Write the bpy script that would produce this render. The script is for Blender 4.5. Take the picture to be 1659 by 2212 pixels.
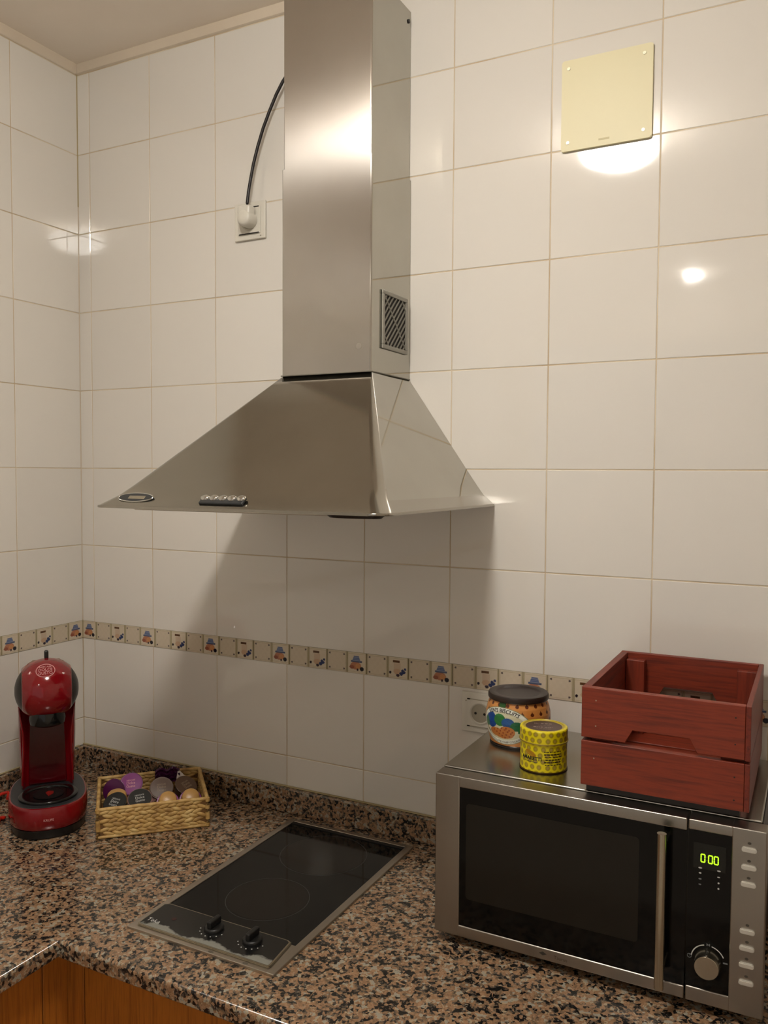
import bpy, bmesh, math, random
from mathutils import Vector, Matrix
random.seed(7)
for o in list(bpy.data.objects): bpy.data.objects.remove(o)
scn = bpy.context.scene
COL = scn.collection

# ------------------------------------------------------------------ camera
cam_data = bpy.data.cameras.new('camera')
cam_data.sensor_fit = 'VERTICAL'; cam_data.sensor_height = 36.0
cam_data.lens = 36.0 * 1811.117 / 2212.0
cam_data.clip_start = 0.02
cam = bpy.data.objects.new('camera', cam_data); COL.objects.link(cam)
Rr = (0.8884301, 0.4589814, 0.0052918)
Rf = (-0.4582761, 0.8875995, -0.0463692)
Ru = (-0.0259796, 0.0387707, 0.9989104)
cam.matrix_world = Matrix(((Rr[0], Ru[0], -Rf[0], 1.706117), (Rr[1], Ru[1], -Rf[1], -1.582157),
                           (Rr[2], Ru[2], -Rf[2], 1.671771), (0, 0, 0, 1)))
scn.camera = cam

# ------------------------------------------------------------------ world, exposure
world = bpy.data.worlds.new('world'); scn.world = world; world.use_nodes = True
world.node_tree.nodes['Background'].inputs[0].default_value = (1.0, 0.92, 0.82, 1)
world.node_tree.nodes['Background'].inputs[1].default_value = 0.24
scn.view_settings.view_transform = 'Standard'; scn.view_settings.look = 'None'
scn.view_settings.gamma = 1.0; scn.view_settings.use_curve_mapping = False
scn.view_settings.exposure = 0.78
LAMP_STRENGTH = 62.0
LAMP_COLOR = (1.0, 0.95, 0.88)
LAMP_XY = (1.145, -1.06)
SPOT_XY = (1.12, -3.0)

# ------------------------------------------------------------------ helpers
def lin(h, a=1.0):
    h = h.lstrip('#'); v = []
    for i in (0, 2, 4):
        c = int(h[i:i+2], 16) / 255.0
        v.append(c / 12.92 if c <= 0.04045 else ((c + 0.055) / 1.055) ** 2.4)
    return (v[0], v[1], v[2], a)

def mat(name, color='#808080', rough=0.5, metal=0.0, **kw):
    m = bpy.data.materials.new(name); m.use_nodes = True
    b = m.node_tree.nodes['Principled BSDF']
    b.inputs['Base Color'].default_value = lin(color) if isinstance(color, str) else color
    b.inputs['Roughness'].default_value = rough; b.inputs['Metallic'].default_value = metal
    for k, v in kw.items(): b.inputs[k.replace('_', ' ')].default_value = v
    return m

def nodes(m):
    nt = m.node_tree
    return nt, nt.nodes['Principled BSDF']

def ramp(nt, stops, interp='LINEAR'):
    r = nt.nodes.new('ShaderNodeValToRGB'); r.color_ramp.interpolation = interp
    e = r.color_ramp.elements
    while len(e) > 1: e.remove(e[-1])
    e[0].position = stops[0][0]; e[0].color = lin(stops[0][1])
    for p, c in stops[1:]:
        n = e.new(p); n.color = lin(c)
    return r

def coords(nt, scale=(1, 1, 1)):
    t = nt.nodes.new('ShaderNodeTexCoord'); mp = nt.nodes.new('ShaderNodeMapping')
    mp.inputs['Scale'].default_value = scale
    nt.links.new(t.outputs['Object'], mp.inputs['Vector']); return mp

def noise(nt, vec, scale, detail=3, rough=0.5):
    n = nt.nodes.new('ShaderNodeTexNoise'); n.inputs['Scale'].default_value = scale
    n.inputs['Detail'].default_value = detail; n.inputs['Roughness'].default_value = rough
    nt.links.new(vec.outputs[0], n.inputs['Vector']); return n

def bump(nt, b, h, strength, dist=0.001):
    bp = nt.nodes.new('ShaderNodeBump'); bp.inputs['Strength'].default_value = strength
    bp.inputs['Distance'].default_value = dist
    nt.links.new(h, bp.inputs['Height']); nt.links.new(bp.outputs[0], b.inputs['Normal'])

def attr_mat(name, rough=0.4, **kw):
    m = mat(name, '#ffffff', rough, **kw); nt, b = nodes(m)
    a = nt.nodes.new('ShaderNodeAttribute'); a.attribute_name = 'Col'
    nt.links.new(a.outputs['Color'], b.inputs['Base Color']); return m

def steel(name, color, rough, gs, aniso=0.0, vary=0.08, bmp=0.02):
    m = mat(name, color, rough, 1.0); nt, b = nodes(m)
    c = coords(nt, gs); n = noise(nt, c, 1.0, 3)
    mr = nt.nodes.new('ShaderNodeMapRange')
    mr.inputs['To Min'].default_value = rough - vary; mr.inputs['To Max'].default_value = rough + vary
    nt.links.new(n.outputs['Fac'], mr.inputs['Value']); nt.links.new(mr.outputs[0], b.inputs['Roughness'])
    if bmp: bump(nt, b, n.outputs['Fac'], bmp, 0.0003)
    c2 = coords(nt, (3, 3, 3)); n2 = noise(nt, c2, 2.0, 4, 0.6)
    mx = nt.nodes.new('ShaderNodeMix'); mx.data_type = 'RGBA'
    col = lin(color); mx.inputs[6].default_value = (col[0]*0.82, col[1]*0.80, col[2]*0.78, 1); mx.inputs[7].default_value = col
    nt.links.new(n2.outputs['Fac'], mx.inputs[0]); nt.links.new(mx.outputs[2], b.inputs['Base Color'])
    if aniso:
        b.inputs['Anisotropic'].default_value = aniso; b.inputs['Anisotropic Rotation'].default_value = 0.0
        t = nt.nodes.new('ShaderNodeTangent'); t.direction_type = 'RADIAL'; t.axis = 'Z'
        nt.links.new(t.outputs[0], b.inputs['Tangent'])
    return m

def wood(name, dark, light, rough, scale, gaxis='z', coat=0.0):
    m = mat(name, light, rough); nt, b = nodes(m)
    s = {'z': (scale, scale, scale*0.05), 'x': (scale*0.05, scale, scale), 'y': (scale, scale*0.05, scale)}[gaxis]
    c = coords(nt, s); n = noise(nt, c, 1.0, 5, 0.65)
    r = ramp(nt, [(0.28, dark), (0.5, light), (0.75, dark)])
    nt.links.new(n.outputs['Fac'], r.inputs[0]); nt.links.new(r.outputs[0], b.inputs['Base Color'])
    bump(nt, b, n.outputs['Fac'], 0.25, 0.0006)
    b.inputs['Coat Weight'].default_value = coat
    return m

# ------------------------------------------------------------------ materials
M = {}
def tile_mat():
    m = mat('glazed_tile', '#d9d4ca', 0.045, 0.0, IOR=1.72); nt, b = nodes(m)
    oi = nt.nodes.new('ShaderNodeObjectInfo'); c = coords(nt, (1, 1, 1))
    mr = nt.nodes.new('ShaderNodeMapRange'); mr.inputs['To Min'].default_value = 0.97; mr.inputs['To Max'].default_value = 1.02
    nt.links.new(oi.outputs['Random'], mr.inputs['Value'])
    hs = nt.nodes.new('ShaderNodeHueSaturation'); hs.inputs['Color'].default_value = lin('#e3dfd7')
    nt.links.new(mr.outputs[0], hs.inputs['Value']); nt.links.new(hs.outputs[0], b.inputs['Base Color'])
    ad = nt.nodes.new('ShaderNodeVectorMath'); ad.operation = 'ADD'
    nt.links.new(c.outputs[0], ad.inputs[0]); nt.links.new(oi.outputs['Random'], ad.inputs[1])
    n = noise(nt, ad, 9, 2); bump(nt, b, n.outputs['Fac'], 0.10, 0.003)
    return m
M['tile'] = tile_mat()
def grout_mat():
    m = mat('grout', '#c4b090', 0.7); nt, b = nodes(m); c = coords(nt); n = noise(nt, c, 6, 4)
    r = ramp(nt, [(0.35, '#bda787'), (0.6, '#d6c8ae')]); nt.links.new(n.outputs['Fac'], r.inputs[0])
    nt.links.new(r.outputs[0], b.inputs['Base Color']); return m
M['grout'] = grout_mat()
def plaster(name, a, c_):
    m = mat(name, a, 0.85); nt, b = nodes(m); c = coords(nt); n = noise(nt, c, 3, 5, 0.6)
    r = ramp(nt, [(0.3, a), (0.7, c_)]); nt.links.new(n.outputs['Fac'], r.inputs[0])
    nt.links.new(r.outputs[0], b.inputs['Base Color'])
    n2 = noise(nt, c, 90, 3); bump(nt, b, n2.outputs['Fac'], 0.15, 0.001); return m
M['ceiling'] = plaster('ceiling_paint', '#f4e9dc', '#f8efe3')
M['paint'] = plaster('cream_wall_paint', '#e6e0d4', '#eae4d9')
M['trim'] = plaster('trim_paint', '#d2c4b0', '#dbcebb')
M['caulk'] = plaster('yellowed_caulk', '#9c8c62', '#b8a985')
def granite():
    m = mat('granite', '#a08060', 0.16); nt, b = nodes(m)
    c = coords(nt)
    nz = noise(nt, c, 90, 2)
    sub = nt.nodes.new('ShaderNodeVectorMath'); sub.operation = 'MULTIPLY_ADD'
    sub.inputs[1].default_value = (0.006, 0.006, 0.006)
    nt.links.new(nz.outputs['Color'], sub.inputs[0]); nt.links.new(c.outputs[0], sub.inputs[2])
    v = nt.nodes.new('ShaderNodeTexVoronoi'); v.inputs['Scale'].default_value = 185
    nt.links.new(sub.outputs[0], v.inputs['Vector'])
    sp = nt.nodes.new('ShaderNodeSeparateColor'); nt.links.new(v.outputs['Color'], sp.inputs[0])
    lo = noise(nt, c, 48, 3, 0.6)
    mr = nt.nodes.new('ShaderNodeMapRange'); mr.inputs['From Min'].default_value = 0.3; mr.inputs['From Max'].default_value = 0.7
    mr.inputs['To Min'].default_value = -0.34; mr.inputs['To Max'].default_value = 0.34
    nt.links.new(lo.outputs['Fac'], mr.inputs['Value'])
    ad = nt.nodes.new('ShaderNodeMath'); ad.operation = 'ADD'
    nt.links.new(sp.outputs[0], ad.inputs[0]); nt.links.new(mr.outputs[0], ad.inputs[1])
    r = ramp(nt, [(0.0, '#191817'), (0.15, '#2e2a26'), (0.25, '#504840'), (0.34, '#735f4a'), (0.46, '#8c6d52'),
                  (0.62, '#98785c'), (0.76, '#88694e'), (0.86, '#a49176'), (0.95, '#959183')], 'CONSTANT')
    nt.links.new(ad.outputs[0], r.inputs[0])
    v2 = nt.nodes.new('ShaderNodeTexVoronoi'); v2.inputs['Scale'].default_value = 480
    nt.links.new(sub.outputs[0], v2.inputs['Vector'])
    sp2 = nt.nodes.new('ShaderNodeSeparateColor'); nt.links.new(v2.outputs['Color'], sp2.inputs[0])
    r2 = ramp(nt, [(0.0, '#000000'), (0.86, '#9a9a9a')], 'CONSTANT'); nt.links.new(sp2.outputs[1], r2.inputs[0])
    r3 = ramp(nt, [(0.0, '#2a2624'), (0.45, '#a3846b'), (0.8, '#b0a794')], 'CONSTANT'); nt.links.new(sp2.outputs[2], r3.inputs[0])
    mx = nt.nodes.new('ShaderNodeMix'); mx.data_type = 'RGBA'
    nt.links.new(r2.outputs[0], mx.inputs[0]); nt.links.new(r.outputs[0], mx.inputs[6]); nt.links.new(r3.outputs[0], mx.inputs[7])
    nt.links.new(mx.outputs[2], b.inputs['Base Color'])
    return m
M['granite'] = granite()
M['steel_hood'] = steel('brushed_steel_hood', '#ccc8c2', 0.245, (500, 500, 4), 1.0, 0.008, 0)
M['steel_canopy'] = steel('brushed_steel_canopy', '#b0aca3', 0.14, (260, 260, 6), 0.0, 0.03)
M['steel_side'] = steel('satin_steel_side', '#bab8b0', 0.06, (200, 200, 4), 0.0, 0.02)
M['steel_mw'] = steel('brushed_steel_microwave', '#aaa59d', 0.30, (3, 40, 40), 0.0, 0.004, 0)
M['steel_hob'] = steel('hob_steel', '#c9c2b7', 0.32, (40, 40, 40), 0.0, 0.08)
M['chrome'] = mat('chrome', '#cfcdc8', 0.12, 1.0)
M['satin'] = mat('satin_metal', '#b8b09f', 0.25, 1.0)
M['blackglass'] = mat('black_glass', '#0a0a0a', 0.05, 0.0, IOR=1.33)
M['blackglass_mw'] = mat('black_glass_door', '#060606', 0.10, 0.0, IOR=1.36)
M['mesh_mw'] = mat('window_mesh_dark', '#1d1a15', 0.14, 0.0, IOR=1.36)
M['blackplastic'] = mat('black_plastic', '#121212', 0.35)
M['blackgloss'] = mat('black_gloss', '#0b0b0c', 0.12)
M['darkgrey'] = mat('dark_grey_plastic', '#26282a', 0.42)
M['browndark'] = mat('dark_brown_enamel', '#1c1410', 0.4)
M['white'] = mat('white_plastic', '#dcd8cc', 0.28)
M['white_hole'] = mat('dark_hole', '#1a140f', 0.7)
M['cream'] = mat('cream_plastic', '#e0d8b0', 0.45)
M['cream_mark'] = mat('cream_relief', '#c4b98c', 0.5)
M['screw'] = mat('screw_metal', '#a09a86', 0.35, 0.8)
M['cable'] = mat('black_rubber', '#17110f', 0.45)
M['redcable'] = mat('red_cable', '#b8200f', 0.4)
M['red'] = mat('red_gloss_plastic', '#7c0510', 0.10, 0.0, Coat_Weight=0.4)
M['reddark'] = mat('deep_red_plastic', '#4c0209', 0.14)
M['pinkprint'] = mat('pale_pink_print', '#e2a3a5', 0.4)
M['whiteprint'] = mat('white_print', '#c9c9c4', 0.5)
M['greyprint'] = mat('grey_print', '#77797a', 0.5)
M['darkprint'] = mat('dark_print', '#37322a', 0.6)
M['blackprint'] = mat('black_print', '#1a1405', 0.5)
M['wood_cab'] = wood('oak_veneer', '#794011', '#b36d22', 0.38, 95, 'z', 0.2)
M['wood_gap'] = mat('cabinet_gap', '#2b1405', 0.8)
M['crate_x'] = wood('mahogany_stain_x', '#4d1608', '#7f2d12', 0.55, 110, 'x', 0.1)
M['crate_y'] = wood('mahogany_stain_y', '#441206', '#712510', 0.55, 110, 'y', 0.1)
M['crate_z'] = wood('mahogany_stain_z', '#4d1608', '#7e2c13', 0.55, 90, 'z', 0.1)
def straw():
    m = mat('dried_reed', '#a8833f', 0.55); nt, b = nodes(m); c = coords(nt); n = noise(nt, c, 45, 3)
    r = ramp(nt, [(0.3, '#97733f'), (0.5, '#bd9858'), (0.7, '#d3b67a')]); nt.links.new(n.outputs['Fac'], r.inputs[0])
    nt.links.new(r.outputs[0], b.inputs['Base Color']); n2 = noise(nt, c, 700, 2); bump(nt, b, n2.outputs['Fac'], 0.3, 0.0005)
    return m
M['straw'] = straw()
M['straw_dark'] = mat('basket_lining', '#6d4b22', 0.8)
M['lidbrown'] = mat('brown_plastic_lid', '#271b16', 0.38)
M['tinrim'] = mat('tin_rim', '#4a3510', 0.35, 0.6)
M['goldrim'] = mat('gold_tin_edge', '#a8923c', 0.3, 0.5)
M['print_tin'] = attr_mat('printed_tin', 0.28)
M['print_tile'] = attr_mat('printed_border_tile', 0.22)
M['floor'] = plaster('floor_tile', '#c4b9aa', '#cdc2b4')
M['purple'] = mat('purple_foil', '#7a1a72', 0.3)
M['purpledark'] = mat('plum_foil', '#4f1446', 0.3)
M['gold'] = mat('tan_plastic', '#b48a4e', 0.35)
M['blackfoil'] = mat('black_foil', '#181a19', 0.35)
M['brownpod'] = mat('brown_plastic', '#5a4334', 0.3)
M['pinkpod'] = mat('dusty_pink_plastic', '#84605c', 0.35)
M['white_foil'] = mat('white_foil', '#cfc4bb', 0.4)
def emit(name, color, s):
    m = mat(name, '#000000', 0.5); nt, b = nodes(m)
    b.inputs['Emission Color'].default_value = color if not isinstance(color, str) else lin(color)
    b.inputs['Emission Strength'].default_value = s; return m
M['led'] = emit('green_digit', '#a6e81e', 1.15)
M['lamp'] = emit('lamp_glass', (*LAMP_COLOR, 1), LAMP_STRENGTH)
M['spot'] = emit('spot_glass', (*LAMP_COLOR, 1), 90.0)

# ------------------------------------------------------------------ mesh builder
class MB:
    def __init__(s): s.bm = bmesh.new()
    def box(s, x0, x1, y0, y1, z0, z1, bev=0.0, seg=2, T=None):
        r = bmesh.ops.create_cube(s.bm, size=1.0); vs = r['verts']
        for v in vs:
            v.co = Vector(((x0+x1)/2 + v.co.x*(x1-x0), (y0+y1)/2 + v.co.y*(y1-y0), (z0+z1)/2 + v.co.z*(z1-z0)))
            if T: v.co = T @ v.co
        if bev > 0:
            es = set()
            for v in vs: es.update(v.link_edges)
            bmesh.ops.bevel(s.bm, geom=list(es), offset=bev, segments=seg, affect='EDGES', profile=0.5)
        return s
    def lathe(s, prof, n=32, T=None, cap=True, sx=1.0, sy=1.0):
        rings = []
        for r, z in prof:
            ring = []
            for i in range(n):
                a = 2*math.pi*i/n; co = Vector((r*math.cos(a)*sx, r*math.sin(a)*sy, z))
                ring.append(s.bm.verts.new(T @ co if T else co))
            rings.append(ring)
        for a, b in zip(rings, rings[1:]):
            for i in range(n):
                j = (i+1) % n
                try: s.bm.faces.new((a[i], a[j], b[j], b[i]))
                except ValueError: pass
        if cap:
            s.bm.faces.new(list(reversed(rings[0]))); s.bm.faces.new(rings[-1])
        return s
    def cyl(s, p0, p1, r, n=20, r1=None):
        p0 = Vector(p0); p1 = Vector(p1); d = (p1-p0); L = d.length
        T = Matrix.Translation(p0) @ d.to_track_quat('Z', 'Y').to_matrix().to_4x4()
        return s.lathe([(r, 0), (r if r1 is None else r1, L)], n, T)
    def tube(s, pts, r, n=10):
        pts = [Vector(p) for p in pts]; rings = []; up = Vector((0, 0, 1))
        for i, p in enumerate(pts):
            d = (pts[min(i+1, len(pts)-1)] - pts[max(i-1, 0)]).normalized()
            a = d.cross(up)
            if a.length < 1e-3: a = d.cross(Vector((1, 0, 0)))
            a.normalize(); b = d.cross(a).normalized()
            rings.append([s.bm.verts.new(p + (a*math.cos(2*math.pi*k/n) + b*math.sin(2*math.pi*k/n))*r) for k in range(n)])
        for A, B in zip(rings, rings[1:]):
            for k in range(n): s.bm.faces.new((A[k], A[(k+1) % n], B[(k+1) % n], B[k]))
        s.bm.faces.new(list(reversed(rings[0]))); s.bm.faces.new(rings[-1]); return s
    def prism(s, pts, h0, h1, plane='xy', T=None, bev=0.0, seg=2):
        def P(a, b, h):
            c = {'xy': (a, b, h), 'xz': (a, h, b), 'yz': (h, a, b)}[plane]; c = Vector(c)
            return T @ c if T else c
        A = [s.bm.verts.new(P(a, b, h0)) for a, b in pts]; B = [s.bm.verts.new(P(a, b, h1)) for a, b in pts]
        f1 = s.bm.faces.new(A); f2 = s.bm.faces.new(B); n = len(pts)
        for i in range(n): s.bm.faces.new((A[i], A[(i+1) % n], B[(i+1) % n], B[i]))
        if bev > 0:
            bmesh.ops.bevel(s.bm, geom=list(f2.edges)+list(f1.edges), offset=bev, segments=seg, affect='EDGES')
        return s
    def grid(s, nu, nv, f, wrap=False):
        rows = [[s.bm.verts.new(f(i/(nu if wrap else nu-1), j/(nv-1))) for i in range(nu)] for j in range(nv)]
        for j in range(nv-1):
            for i in range(nu if wrap else nu-1):
                k = (i+1) % nu
                s.bm.faces.new((rows[j][i], rows[j][k], rows[j+1][k], rows[j+1][i]))
        return rows
    def ell(s, T, n=8, m=5):
        rings = []
        top = s.bm.verts.new(T @ Vector((0, 0, 1))); bot = s.bm.verts.new(T @ Vector((0, 0, -1)))
        for j in range(1, m):
            t = math.pi*j/m
            rings.append([s.bm.verts.new(T @ Vector((math.sin(t)*math.cos(2*math.pi*i/n), math.sin(t)*math.sin(2*math.pi*i/n), math.cos(t)))) for i in range(n)])
        for i in range(n):
            s.bm.faces.new((top, rings[0][i], rings[0][(i+1) % n])); s.bm.faces.new((bot, rings[-1][(i+1) % n], rings[-1][i]))
        for A, B in zip(rings, rings[1:]):
            for i in range(n): s.bm.faces.new((A[i], B[i], B[(i+1) % n], A[(i+1) % n]))
        return s
    def mesh(s, name, m, smooth=-1):
        s.wn = smooth == -1 and len(s.bm.verts) < 6000
        if smooth == -1: smooth = 50
        bmesh.ops.recalc_face_normals(s.bm, faces=s.bm.faces)
        me = bpy.data.meshes.new(name); s.bm.to_mesh(me); s.bm.free()
        for mm in (m if isinstance(m, (list, tuple)) else [m]): me.materials.append(mm)
        if smooth is not None:
            me.shade_smooth(); me.set_sharp_from_angle(angle=math.radians(smooth))
        return me
    def build(s, name, m, parent=None, smooth=-1, label=None):
        o = link(name, s.mesh(name, m, smooth), parent, label)
        if s.wn:
            w = o.modifiers.new('wn', 'WEIGHTED_NORMAL'); w.keep_sharp = True; w.weight = 80
        return o

def link(name, me, parent=None, label=None, loc=None, rot=None):
    o = bpy.data.objects.new(name, me); COL.objects.link(o)
    if parent: o.parent = parent
    if label: o['label'] = label
    if loc: o.location = loc
    if rot: o.rotation_euler = rot
    return o

def thing(name, label, cat, loc=(0, 0, 0), rz=0.0, group=None):
    o = bpy.data.objects.new(name, None); COL.objects.link(o); o.empty_display_size = 0.05
    o.location = loc; o.rotation_euler = (0, 0, rz); o['label'] = label; o['category'] = cat
    if group: o['group'] = group
    return o

def wnm(o):
    w = o.modifiers.new('wn', 'WEIGHTED_NORMAL'); w.keep_sharp = True; w.weight = 90; return o

def struct(o): o['kind'] = 'structure'; return o

def rrect(x0, x1, y0, y1, r, n=5):
    pts = []
    for cx, cy, a0 in ((x1-r, y1-r, 0), (x0+r, y1-r, 90), (x0+r, y0+r, 180), (x1-r, y0+r, 270)):
        for i in range(n+1):
            a = math.radians(a0 + 90*i/n); pts.append((cx + r*math.cos(a), cy + r*math.sin(a)))
    return pts

def text_obj(name, txt, size, fn, m, parent=None, bold=0.0, align='CENTER', label=None, sub=0):
    cu = bpy.data.curves.new('t', 'FONT'); cu.body = txt; cu.size = size; cu.align_x = align; cu.align_y = 'CENTER'
    cu.resolution_u = 3; cu.offset = bold
    to = bpy.data.objects.new('t', cu); COL.objects.link(to)
    dg = bpy.context.evaluated_depsgraph_get()
    me = bpy.data.meshes.new_from_object(to.evaluated_get(dg))
    bpy.data.objects.remove(to)
    me.name = name; me.materials.clear(); me.materials.append(m)
    for v in me.vertices: v.co = Vector(fn(v.co.x, v.co.y))
    return link(name, me, parent, label)

def paint(me, fn):
    a = me.color_attributes.new('Col', 'FLOAT_COLOR', 'POINT')
    for i, v in enumerate(me.vertices): a.data[i].color = fn(v.co)

def mixc(a, b, t): return tuple(a[i]*(1-t) + b[i]*t for i in range(3)) + (1,)
def hsh(*k): return (math.sin(sum((i+1)*12.9898*v for i, v in enumerate(k)))*43758.5453) % 1.0

# ================================================================== THE ROOM
CEIL = 2.706
RX, RY = 2.75, -3.45
wb = struct(MB().box(-0.1, RX+0.1, 0.0009, 0.12, 0, CEIL+0.05).build('wall_back', M['grout']))
wl = struct(MB().box(-0.12, -0.0009, RY, 0.004, 0, CEIL+0.05).build('wall_left', M['grout']))
struct(MB().box(RX, RX+0.1, RY, 0.004, 0, CEIL+0.05).build('wall_right', M['paint']))
# unseen wall; wide opening added to let the world's fill light in
wf_ = MB(); wf_.prism([(-0.1, 0), (0.12, 0), (0.12, 2.45), (RX-0.12, 2.45), (RX-0.12, 0), (RX+0.1, 0), (RX+0.1, CEIL+0.05), (-0.1, CEIL+0.05)], RY-0.1, RY, 'xz')
struct(wf_.build('wall_front', M['paint'], None, None))
struct(MB().box(-0.12, RX+0.1, RY-0.1, 0.12, -0.08, 0).build('floor', M['floor']))
struct(MB().box(-0.12, RX+0.1, RY-0.1, 0.12, CEIL, CEIL+0.1).build('ceiling', M['ceiling']))

G = 0.0010
def tile_mesh(w, h, name='tile'):
    # tile lying in the xz plane, front towards -y at y=0, body behind
    return MB().box(G, w-G, 0, 0.006, G, h-G, 0.0008, 1).mesh(name, M['tile'], None)
rows = [(1.28 + 0.2*i, 1.48 + 0.2*i) for i in range(7)] + [(1.0235, 1.236), (0.90, 1.0235)]
cols_b = [(0.0, 0.0417)] + [(0.0417 + 0.2*i, 0.2417 + 0.2*i) for i in range(13)] + [(2.6417, RX)]
cols_l = [(0.2*i, 0.2*i + 0.2) for i in range(9)] + [(1.8 + 0.2*i, 2.0 + 0.2*i) for i in range(8)]
cache = {}
def tmesh(w, h):
    k = (round(w, 4), round(h, 4))
    if k not in cache: cache[k] = tile_mesh(*k)
    return cache[k]
for z0, z1 in rows:
    for x0, x1 in cols_b:
        link('tile', tmesh(x1-x0, z1-z0), wb, None, (x0, random.uniform(-0.0002, 0.0002), z0))
    for a, b in cols_l:
        if b > 3.45: b = 3.45
        o = link('tile', tmesh(b-a, z1-z0), wl, None, (random.uniform(-0.0002, 0.0002), -b, z0))
        o.rotation_euler = (0, 0, math.pi/2)
# rot +90deg about z: local x -> world +y ; local -y (front) -> world +x

# printed border tiles
TW, TH = 0.05, 0.045
olive = lin('#a1956f')
def border_col(kind):
    base = lin('#cfc3ae'); 
    def f(co):
        u = co.x/TW; v = co.z/TH
        n = 0.5 + 0.5*math.sin(u*23+kind)*math.sin(v*17+kind*2) * hsh(round(u*20), round(v*20))
        c = mixc(base, lin('#b9ab91'), 0.35*n)
        if kind != 2:
            c = mixc(c, lin('#d8cdb6'), 0.35)
        edge = min(u, 1-u)
        if edge < 0.07: c = mixc(c, olive, 0.75 if kind != 2 else 0.45)
        if abs(v-0.93) < 0.018 and edge > 0.05: c = mixc(c, olive, 0.55)
        if abs(v-0.07) < 0.018 and edge > 0.05: c = mixc(c, olive, 0.45)
        if kind == 2:
            for px, pv in ((0.14, 0.14), (0.86, 0.14), (0.14, 0.86), (0.86, 0.86)):
                if (u-px)**2 + (v-pv)**2 < 0.0020: c = lin('#5d5250')
        def el(cx, cy, rx, ry): return ((u-cx)/rx)**2 + ((v-cy)/ry)**2 < 1
        if kind == 0:      # covered jar with biscuits and berries
            if el(0.45, 0.36, 0.27, 0.19): c = lin('#b0765a')
            if el(0.56, 0.34, 0.13, 0.13): c = lin('#c3895a')
            if el(0.26, 0.28, 0.12, 0.09): c = lin('#8f5540')
            if abs(u-0.48) < 0.27 and abs(v-0.56) < 0.045: c = lin('#4a5470')
            if abs(u-0.48) < 0.19 - 0.35*max(0, v-0.64) and 0.60 < v < 0.84: c = lin('#57658a') if int(v*24) % 2 else lin('#8089a0')
            if el(0.75, 0.22, 0.10, 0.11): c = lin('#1c1a26')
            if el(0.54, 0.17, 0.05, 0.06): c = lin('#33202c')
        if kind == 1:      # salt jar and berries
            if 0.30 < u < 0.62 and 0.26 < v < 0.72: c = mixc(c, lin('#c3ab93'), 0.8)
            if el(0.46, 0.32, 0.17, 0.14): c = lin('#bfa084')
            if abs(u-0.42) < 0.16 and abs(v-0.80) < 0.055: c = lin('#5a3b22')
            for cx, cy, r in ((0.66, 0.24, 0.09), (0.78, 0.32, 0.08), (0.84, 0.46, 0.06), (0.72, 0.38, 0.07)):
                if el(cx, cy, r, r): c = lin('#26345e')
            if el(0.50, 0.15, 0.08, 0.07): c = lin('#2c1d2e')
            if el(0.14, 0.26, 0.05, 0.07): c = lin('#241a26')
        return c
    return f
def border_mesh(kind):
    mb = MB(); n = 46
    mb.grid(n, n, lambda u, v: Vector((0.0006 + u*(TW-0.0012), -0.0012, v*TH)))
    mb.box(0.0006, TW-0.0006, -0.0011, 0.006, 0, TH)
    for x in (0.0006, TW-0.0026):
        if kind != 2: mb.box(x, x+0.002, -0.0022, -0.001, 0.001, TH-0.001)
    me = mb.mesh('border_tile', M['print_tile'], None); paint(me, border_col(kind)); return me
bme = [border_mesh(k) for k in range(3)]
for side in (0, 1):
    for i in range(54 if side == 0 else 40):
        kind = 2 if i % 2 else (0 if (i//2) % 2 == 0 else 1)
        if side == 0:
            link('border_tile', bme[kind], wb, None, (0.05*i, 0, 1.2360))
        else:
            o = link('border_tile', bme[kind], wl, None, (0, -0.05*(i+1), 1.2360)); o.rotation_euler = (0, 0, math.pi/2)

# plaster strips at the ceiling and yellowed caulk in the corner
struct(MB().prism([(0, 2.681), (-0.004, 2.684), (-0.005, 2.706), (0.004, 2.706), (0.004, 2.681)], 0.0, RX, 'yz').build('trim_1', M['trim']))
struct(MB().prism([(0, 2.681), (0.004, 2.684), (0.006, 2.706), (-0.004, 2.706), (-0.004, 2.681)], RY, -0.005, 'xz').build('trim_2', M['trim']))
struct(MB().prism([(0, 0), (0.0022, 0), (0, -0.0022)], 2.35, 2.70, 'xy').build('trim_3', M['caulk']))
struct(MB().prism([(0, 0), (0.0012, 0), (0, -0.0012)], 1.284, 2.35, 'xy').build('trim_4', M['trim']))

# ceiling lamps (the room's light)
def ceiling_lamp(x, y, r, h, m, label):
    t = thing('ceiling_lamp', label, 'lamp', (x, y, CEIL))
    MB().lathe([(r*0.42, -0.016), (r*0.42, -0.001), (r*0.40, 0.0)], 48).build('base', M['white'], t)
    c = -(0.006 + h)
    prof = [(max(0.002, r*math.cos(a)), c - h*math.sin(a)) for a in [math.radians(-66 + 156*i/20) for i in range(21)]]
    MB().lathe(prof, 48).build('shade', m, t, 60)
ceiling_lamp(*LAMP_XY, 0.115, 0.042, M['lamp'], 'round frosted dome ceiling lamp lit above the worktop')
ceiling_lamp(*SPOT_XY, 0.04, 0.014, M['spot'], 'small round ceiling spotlight lit at the far end of the room')

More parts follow.
